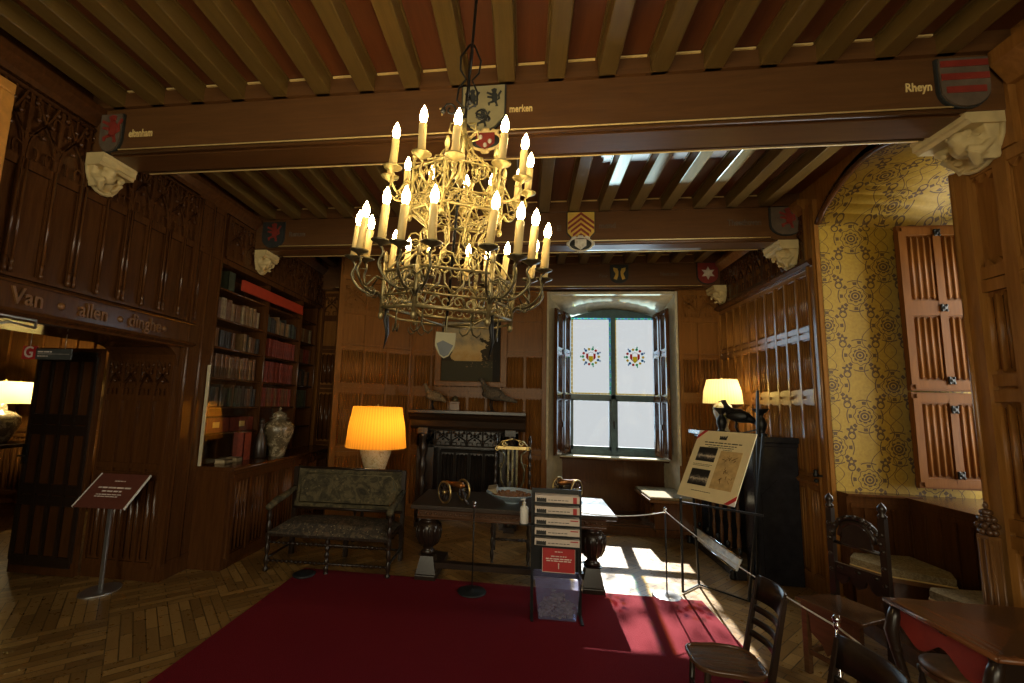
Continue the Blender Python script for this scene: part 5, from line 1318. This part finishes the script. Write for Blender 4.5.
# ---- alcove benches, cushions, bench end
for nm, poly, cz, lab in (('far', [(2.74, 4.16), (2.62, 4.02), (2.74, 3.78), (3.06, 3.63), (3.17, 3.80), (3.17, 4.16)], .50, 'fixed oak bench with gold-edged cushion under the yellow wallpaper'),
                     ('near', [(2.68, 3.40), (2.74, 3.46), (3.17, 3.46), (3.17, 2.98), (2.76, 2.98)], .50, 'fixed oak bench with pale speckled cushion on the near side of the alcove')):
    t = thing('bench', lab, 'bench', (2.95, 4.0 if nm == 'far' else 3.2, .115)); ox, oy = 2.95, (4.0 if nm == 'far' else 3.2)
    P = [(a - ox, b - oy) for a, b in poly]; P2 = [(a * .93 + .012, b * .93) for a, b in P]
    mb = MB().m('oak_dark'); mb.slab(P2, 0, .31); part(mb, 'seat_box', t)
    mb = MB().m('oak'); mb.slab(P, .31, .34); part(mb, 'seat_board', t)
    mb = MB().m('cush'); mb.slab([(a * .98, b * .98) for a, b in P], .34, .40); mb.m('gold_paint'); q = [(a * .985, b * .985) for a, b in P]; mb.tube([(a, b, .345) for a, b in q + q[:1]], .006, 5); part(mb, 'cushion', t, bevel=.012)
t = thing('bench_end', 'tall oak bench end with carved leafy finial beside the near right panelling', 'bench end', (2.62, 2.90, 0))
mb = MB().m('oak'); mb.box(-.03, .03, -.035, .035, .117, 1.0)
for dx in (-.018, .018): mb.tube([(dx, -.037, .15), (dx, -.037, .98)], .007, 5); mb.tube([(-.032, dx, .15), (-.032, dx, .98)], .007, 5)
part(mb, 'post', t)
mb = MB().m('walnut')
for k in range(4):
    for j in range(6): a = 2 * PI * j / 6 + k * .5; q = (.028, .036, .026, .012)[k]; mb.sph((q * math.cos(a), q * math.sin(a), 1.02 + .036 * k), (.017, .017, .018), 7, 5)
mb.sph((0, 0, 1.165), (.012, .012, .022)); mb.sph((0, 0, 1.07), (.026, .026, .075)); part(mb, 'carved_finial', t)

# ---- carved side chair by the alcove (solid wooden seat)
A, B_ = V(2.10, 3.36, 0), V(2.215, 3.10, 0)
mid = (A + B_) / 2; t = thing('carved_chair', 'carved oak side chair with a high pierced back before the alcove', 'chair', tuple(mid), 0)
uw = (B_ - A).normalized(); W2 = (B_ - A).length / 2 + .01; fd = V(-uw.y, uw.x, 0)
if fd.x > 0: fd = -fd
mt = Matrix((uw, fd, V(0, 0, 1))).transposed().to_4x4(); mt.translation = mid; t.matrix_world = mt       # local x along the back, y to the front
for s in (-1, 1):
    mb = MB().m('black_wood'); mb.box(s * W2 - .018, s * W2 + .018, -.018, .018, 0, 1.02); mb.lathe([(.02, 1.02), (.024, 1.035), (.014, 1.05), (.024, 1.07), (.022, 1.09), (.008, 1.11), (.0, 1.12)], (s * W2, 0, 0), 10)
    for k in range(4): mb.sph((s * W2, .02, .62 + .10 * k), (.014, .008, .014), 6, 4)
    part(mb, 'back_post', t)
mb = MB().m('black_wood')
mb.tube([(-W2, 0, .80), (W2, 0, .80)], .012, 6)
for a0_, rr_, zc in ((0, W2 * .92, .84), (0, W2 * .66, .85)): mb.tube([(rr_ * math.cos(PI * i / 10), .0, zc + rr_ * 1.05 * math.sin(PI * i / 10)) for i in range(11)], .016, 6)
for i in range(9): a = PI * (i + .5) / 9; mb.sph((W2 * .92 * math.cos(a), .014, .84 + W2 * .97 * math.sin(a)), .016, 6, 5)
mb.prism([(-W2 * .6, .80), (W2 * .6, .80), (W2 * .5, .90), (0, .96), (-W2 * .5, .90)], -.008, .008); part(mb, 'carved_crest', t)
mb = MB().m('black_wood'); mb.box(-W2, W2, -.012, .012, .60, .67)
for k in range(3): cx_ = -W2 * .66 + W2 * .66 * k; mb.prism([(cx_ - W2 * .3, .61), (cx_ + W2 * .3, .61), (cx_ + W2 * .2, .56), (cx_, .54), (cx_ - W2 * .2, .56)], -.012, .012); mb.sph((cx_, .014, .645), (.02, .008, .014), 6, 4)
part(mb, 'carved_rail', t)
mb = MB().m('walnut'); mb.slab([(-W2 - .02, -.01), (W2 + .02, -.01), (W2 + .045, .31), (-W2 - .045, .31)], .43, .452); part(mb, 'seat', t, bevel=.005)
mb = MB().m('walnut'); mb.box(-W2, W2, .272, .29, .36, .43)
mb.prism([(-W2 + .02, .40), (W2 - .02, .40), (W2 - .03, .26), (W2 * .4, .22), (W2 * .2, .16), (0, .19), (-W2 * .2, .16), (-W2 * .4, .22), (-W2 + .03, .26)], .272, .286); part(mb, 'carved_apron', t)
for s in (-1, 1): mb = MB().m('walnut'); mb.box(s * W2 - .018 + .0 * s, s * W2 + .018, .262, .298, 0, .43); part(mb, 'front_leg', t, bevel=.004)
mb = MB().m('walnut'); mb.box(-W2, W2, .272, .288, .12, .15); mb.lathe([(.0, .04), (.02, .06), (.028, .09), (.02, .12)], (0, .28, 0), 8)
for s in (-1, 1): mb.box(s * W2 - .01, s * W2 + .01, 0, .28, .12, .15)
part(mb, 'stretcher', t)

# ---- ladder-back chairs in the foreground
def ladder_chair(loc, rz, label, sy=1.0, lean=0):
    t = thing('ladder_back_chair', label, 'chair', loc, rz, None)      # local -x is the front
    D_, W_ = .31, .125 * sy
    pts = []
    for i in range(28):
        a = 2 * PI * i / 28; c, s = math.cos(a), math.sin(a); e = .55
        pts.append((-D_ / 2 + D_ / 2 * math.copysign(abs(c) ** e, c), (W_ + .01 - .012 * (c < 0)) * math.copysign(abs(s) ** e, s)))
    mb = MB().m('walnut'); mb.slab(pts, .435, .452); mb.tube([(a, b, .453) for a, b in pts + pts[:1]], .009, 6)
    mb.slab([(-D_ / 2 + (a + D_ / 2) * .62, b * .62) for a, b in pts], .452, .4535); part(mb, 'seat', t)
    H = .80
    for s in (-1, 1):
        mb = MB().m('black_wood'); mb.tube([(.01, s * W_, 0), (-.012, s * W_, .25), (-.005, s * W_, .45), (.03, s * W_, .63), (.065, s * W_, H)], [.012, .014, .016, .014, .012], 4); part(mb, 'back_post', t)
        mb = MB().m('black_wood'); mb.tube([(-D_ + .045, s * W_ * .8, .44), (-D_ + .02, s * W_ * .82, 0)], [.015, .011], 6); part(mb, 'front_leg', t)
    def slat(za, zb, xo, nm):
        mb = MB().m('black_wood'); n = 8; vs = []
        for i in range(n + 1):
            y = -W_ + 2 * W_ * i / n; bow = .035 * math.sin(PI * i / n)
            for z, q in ((za, 0), (zb, (zb - za) * .18)):
                for d in (-.006, .006): vs.append((xo(z) + bow + d, y, z))
        fs = []
        for i in range(n):
            a = i * 4; b = a + 4; fs += [(a, b, b + 2, a + 2), (a + 1, a + 3, b + 3, b + 1), (a + 2, b + 2, b + 3, a + 3), (a, a + 1, b + 1, b)]
        fs += [(0, 2, 3, 1), (n * 4, n * 4 + 1, n * 4 + 3, n * 4 + 2)]
        mb.add(vs, fs, True); part(mb, nm, t)
    xo = lambda z: -.005 + (.07 if z > .45 else 0) * (z - .45) / .35
    slat(.70, .815, xo, 'top_rail')
    for z in (.645, .585, .525): slat(z, z + .028, xo, 'slat')
    mb = MB().m('black_wood')
    for z in (.16, .24):
        for s in (-1, 1): mb.tube([(-D_ + .03, s * W_ * .8, z), (0, s * W_, z)], .008, 6)
    mb.tube([(-D_ + .03, -W_ * .8, .3), (-D_ + .03, W_ * .8, .3)], .008, 6); part(mb, 'stretcher', t)
    return t
ladder_chair((1.125, 2.375, .012), math.radians(-2), 'dark ladder-back chair facing left at the right edge of the red carpet')
ladder_chair((1.13, 1.755, .012), math.radians(2), 'dark ladder-back chair at the bottom edge, only its back rail and posts showing', 1.25)

# ---- walnut table with red apron in the near right corner
t = thing('corner_table', 'walnut table with quarter-veneered top and red scalloped apron in the right foreground', 'table', (2.195, 2.315, 0))
mb = MB().m('mahog'); mb.box(-.33, .33, -.235, .31, .70, .722); mb.M = Matrix.Identity(4)
mb.tube([(-.33, -.235, .711), (-.33, .31, .711)], .013, 6); mb.tube([(-.33, -.235, .711), (.33, -.235, .711)], .013, 6); part(mb, 'tabletop', t)
mb = MB().m('walnut'); mb.add([(-.31, -.215, .7225), (.31, -.215, .7225), (0, .04, .7225)], [(0, 1, 2)]); mb.add([(.31, .29, .7225), (-.31, .29, .7225), (0, .04, .7225)], [(0, 1, 2)]); part(mb, 'veneer', t)
mb = MB().m('black_wood')
for a, b in ((-.31, -.02), (-.31, .0), (-.31, .28), (-.31, -.21), (-.20, -.225), (-.17, -.225)): mb.sph((a - .02, b, .705), .012, 8, 6)
part(mb, 'carved_bead', t)
def scallop(L, n_=2):
    P = [(0, .70), (L, .70)]; 
    for i in range(25): x = L * (1 - i / 24); P.append((x, .60 + .035 * math.sin(2 * PI * n_ * x / L + PI / 2) - .02))
    return P
mb = MB().m('red_cloth'); mb.M = frame((-.305, -.20, 0), (0, 1, 0), (-1, 0, 0))
P = scallop(.48); Q = P[2:]
for i in range(24): mb.prism([(Q[i][0], .70), (Q[i][0], Q[i][1]), (Q[i + 1][0], Q[i + 1][1]), (Q[i + 1][0], .70)], -.012, 0)
part(mb, 'apron', t)
mb = MB().m('black_wood'); mb.M = frame((-.30, -.21, 0), (1, 0, 0), (0, -1, 0)); P = scallop(.60, 2); Q = P[2:]
for i in range(24): mb.prism([(Q[i][0], .70), (Q[i][0], Q[i][1] - .0), (Q[i + 1][0], Q[i + 1][1] - .0), (Q[i + 1][0], .70)], -.012, 0)
for s in (-1, 1): mb.tube(spiral((.30 + s * .10, .006, .62), (1, 0, 0), (0, 0, 1), .045, 1.3, 12, 0, s), .008, 6)
part(mb, 'carved_apron', t)
for a, b in ((-.30, .275), (-.30, -.205), (.30, .275), (.30, -.205)):
    s = -1 if a < 0 else 1
    mb = MB().m('black_wood'); mb.tube([(a, b, .70), (a + s * .02, b, .64), (a + s * .035, b, .58), (a + s * .02, b, .48), (a - s * .01, b, .36), (a - s * .015, b, .20), (a + s * .005, b, .06), (a + s * .03, b, .02)], [.024, .028, .030, .022, .02, .018, .02, .026], 8)
    mb.sph((a + s * .02, b, .49), .026, 8, 6); part(mb, 'leg', t)
t = thing('stool', 'low stool with a brown leather seat pushed under the walnut table', 'stool', (2.10, 2.50, 0))
mb = MB().m('walnut'); mb.slab([(a, b) for a, b in ellipse(.16, .15, 20)], .42, .44); part(mb, 'seat_frame', t)
mb = MB().m('bk_brown'); mb.lathe([(.155, .44), (.158, .455), (.13, .468), (.0, .475)], n=24); part(mb, 'seat', t)
for a, b in ((-.11, -.1), (.11, -.1), (-.11, .1), (.11, .1)): mb = MB().m('black_wood'); mb.lathe(turned(.016, .42, beads=3), (a, b, 0), 8); part(mb, 'leg', t)

# ---- lectern sign by the doorway
t = thing('information_stand', 'slanted brown information panel on a steel post beside the left doorway', 'sign', (-3.53, 3.42, 0))
mb = MB().m('steel'); mb.slab([(a * 1.0, b) for a, b in ellipse(.13, .16, 28)], 0, .012); part(mb, 'base', t, bevel=.003)
mb = MB().m('steel'); mb.box(-.018, .018, -.008, .008, .012, .80); part(mb, 'post', t, bevel=.003)
mt = Matrix.Translation((.015, -.03, .80)) @ Matrix.Rotation(-math.radians(38), 4, 'X')
mt = Matrix.Translation((.0, .0, .82)) @ Matrix.Rotation(.05, 4, 'Z') @ Matrix.Rotation(-math.radians(46), 4, 'X')
def onp(name, mat, fn): mb = MB().m(mat); mb.M = mt; fn(mb); return part(mb, name, t)
pn = onp('panel', 'brown_card', lambda mb: mb.box(-.225, .225, -.004, .004, -.17, .17))
for s in (-1, 1): onp('steel_edge', 'white', lambda mb: mb.box(s * .232 - .004, s * .232 + .004, -.008, .008, -.17, .17))
onp('printed_lines', 'pale_ink', lambda mb: lines(mb, [(.09, -.05, .05, .008), (.02, -.15, .15, .013), (-.015, -.09, .09, .013), (-.045, -.12, .11, .008), (-.065, -.12, .09, .008)], -.004, 4))

# ---- G sign and bracket over the doorway
t = thing('direction_sign', 'hanging sign with a white G on a red square under the lintel of the doorway', 'sign', (-3.98, 2.93, 1.905))
mb = MB().m('red'); mb.box(0, .125, -.006, .006, 0, .105); part(mb, 'red_square', t)
mb = MB().m('grey_card'); mb.box(.125, .445, -.006, .006, 0, .085); part(mb, 'grey_plate', t)
text('G', .125, 'pale_ink', Matrix.Translation((.062, -.008, .052)), 'letter', t, .001, bold=.002)
mb = MB().m('pale_ink'); lines(mb, [(.055, .145, .27, .010), (.022, .145, .24, .007)], -.007, 6); mb.box(.145, .43, -.0075, -.006, .042, .044); part(mb, 'printed_lines', t)
for x in (.06, .38): mb = MB().m('steel'); mb.tube([(x, 0, .08), (x, 0, .2)], .003, 5); part(mb, 'hanger', t)
t = thing('curtain_bracket', 'small pale metal scrolled bracket on the lintel at the left edge', 'bracket', (-3.17, 2.20, 2.09))
mb = MB().m('steel'); mb.tube([(0, -.2, .02), (0, .18, .02), (0, .18, -.03)], .008, 5); mb.tube([(0, -.2, -.10), (0, -.06, -.05), (0, .04, -.015), (0, .18, -.03)], .008, 5); part(mb, 'arm', t)
# ---- framed picture at the left edge of the view
t = thing('framed_painting', 'tall painting in a bright orange-gold frame at the far left edge', 'painting', (XL + .055, 1.57, 2.36))
mb = MB().m('orange_wood')
for a in ((-.50, .50, 0, .07), (-.50, .50, 1.10, 1.17)): mb.box(0, .045, a[0], a[1], a[2], a[3])
for a in ((-.50, -.43), (.43, .50)): mb.box(0, .045, a[0], a[1], .07, 1.10)
part(mb, 'frame', t, bevel=.008)
mb = MB().m('tapestry'); mb.box(0, .01, -.43, .43, .07, 1.10); part(mb, 'canvas', t)

# ---- next room, seen through the doorway
t = thing('side_table', 'low dark table with a lamp in the room beyond the doorway', 'table', (-6.86, 4.98, 0))
mb = MB().m('black_wood_x'); mb.box(-.45, .30, -.28, .28, .92, .965); part(mb, 'tabletop', t)
for a, b in ((-.4, -.23), (.25, -.23), (-.4, .23), (.25, .23)): mb = MB().m('black_wood'); mb.lathe(turned(.028, .92), (a, b, 0), 8); part(mb, 'leg', t)
lamp('table_lamp', 'lit cream-shaded lamp with a round brown jar base beyond the left doorway', (-6.93, 4.96, .965), 1, 'shade_cream2', 'vase',
     (.34, .52, .26, .81), 26, (1, .78, .42), [(.10, 0), (.11, .02), (.16, .12), (.21, .26), (.20, .34), (.13, .40), (.06, .42), (.05, .48), (.03, .53)])
t = thing('sofa', 'red patterned sofa in the room beyond the left doorway', 'sofa', (-6.42, 4.30, 0))
mb = MB().m('sofa_red'); mb.box(-.7, .36, -.02, .10, .45, 1.02); part(mb, 'backrest', t, bevel=.03)
mb = MB().m('sofa_red'); mb.box(-.7, .33, -.55, -.02, .36, .52); part(mb, 'seat', t, bevel=.03)
mb = MB().m('sofa_red'); mb.box(.25, .37, -.55, .10, .36, .72); part(mb, 'armrest', t, bevel=.03)
for a, b in ((.30, -.5), (.30, .04), (-.65, -.5), (-.65, .04)): mb = MB().m('black_wood'); mb.lathe(turned(.03, .36, beads=2), (a, b, 0), 8); part(mb, 'leg', t)
# ---- unseen tree added outside so its leaves dapple the sun
t = thing('tree', 'leafy tree added out of view outside the far window to dapple the sun', 'tree', (2.6, 13.5, -1.0))
mb = MB().m('bark'); mb.tube([(4.2, 0, 0), (4.1, 0, 3), (3.3, 0, 6), (.0, -.1, 8.6)], [.22, .18, .12, .05], 8)
mb.tube([(3.5, 0, 5.6), (1.2, -.3, 8.0), (-1.4, -.2, 8.7)], [.08, .05, .02], 6); part(mb, 'trunk', t)
mb = MB().m('leaf'); r4 = random.Random(11)
for i in range(520):
    c = V(r4.uniform(-2.6, 1.0), r4.uniform(-.5, .4), r4.uniform(8.05, 9.9)); s = r4.uniform(.04, .085)
    a = V(r4.uniform(-1, 1), r4.uniform(-1, 1), r4.uniform(-1, 1)).normalized(); b = a.cross(V(.3, .5, .8)).normalized()
    mb.add([c - a * s, c + b * s * .6, c + a * s, c - b * s * .6], [(0, 1, 2, 3)])
tag(part(mb, 'foliage', t), kind='stuff')
w = D.worlds.new('sky'); bpy.context.scene.world = w; w.use_nodes = True
bg = w.node_tree.nodes['Background']; bg.inputs[0].default_value = (.97, .98, 1, 1); bg.inputs[1].default_value = .66
sun('sun', (-.10, -1, -.80), 20.0, (1, .95, .88), .6)
sun('sun_off_the_moat', (-.05, -1, .64), 8, (.65, .92, 1.0), .8)
area('alcove_daylight', (4.75, 3.62, 2.15), (0, PI / 2, 0), 2.2, 1.5, 115, (1, .93, .80))
area('back_daylight_left', (-1.65, YB - .6, 2.1), (PI / 2, 0, 0), 1.7, 2.4, 130, (1, .84, .56))
area('back_daylight_right', (1.05, YB - .6, 2.1), (PI / 2, 0, 0), 1.7, 2.4, 120, (1, .84, .56))
area('far_daylight', (1.375, YW + 1.3, 2.6), (-PI / 2 + .25, 0, 0), 3.4, 3.2, 130, (.62, .83, 1.0))
cam = D.cameras.new('camera'); co = D.objects.new('camera', cam); C.objects.link(co)
f, yaw, pit, rol, cx, cy = 430.0, -.12812966, .11963696, .03006963, -40.4168789, 11.5416311
cyw, syw = math.cos(yaw), math.sin(yaw)
fw = V(syw * math.cos(pit), cyw * math.cos(pit), math.sin(pit)); r0 = V(cyw, -syw, 0); u0 = r0.cross(fw)
r = r0 * math.cos(rol) + u0 * math.sin(rol); u = -r0 * math.sin(rol) + u0 * math.cos(rol)
mw = Matrix((r, u, -fw)).transposed().to_4x4(); mw.translation = (0, 0, 1.65); co.matrix_world = mw
cam.sensor_width = 36; cam.lens = f / 1024 * 36; cam.shift_x = -cx / 1024; cam.shift_y = cy / 1024; cam.clip_start = .05
sc = bpy.context.scene; sc.camera = co
sc.view_settings.view_transform = 'Standard'; sc.view_settings.look = 'None'; sc.view_settings.exposure = .15; sc.view_settings.gamma = 1
sc.view_settings.use_curve_mapping = False
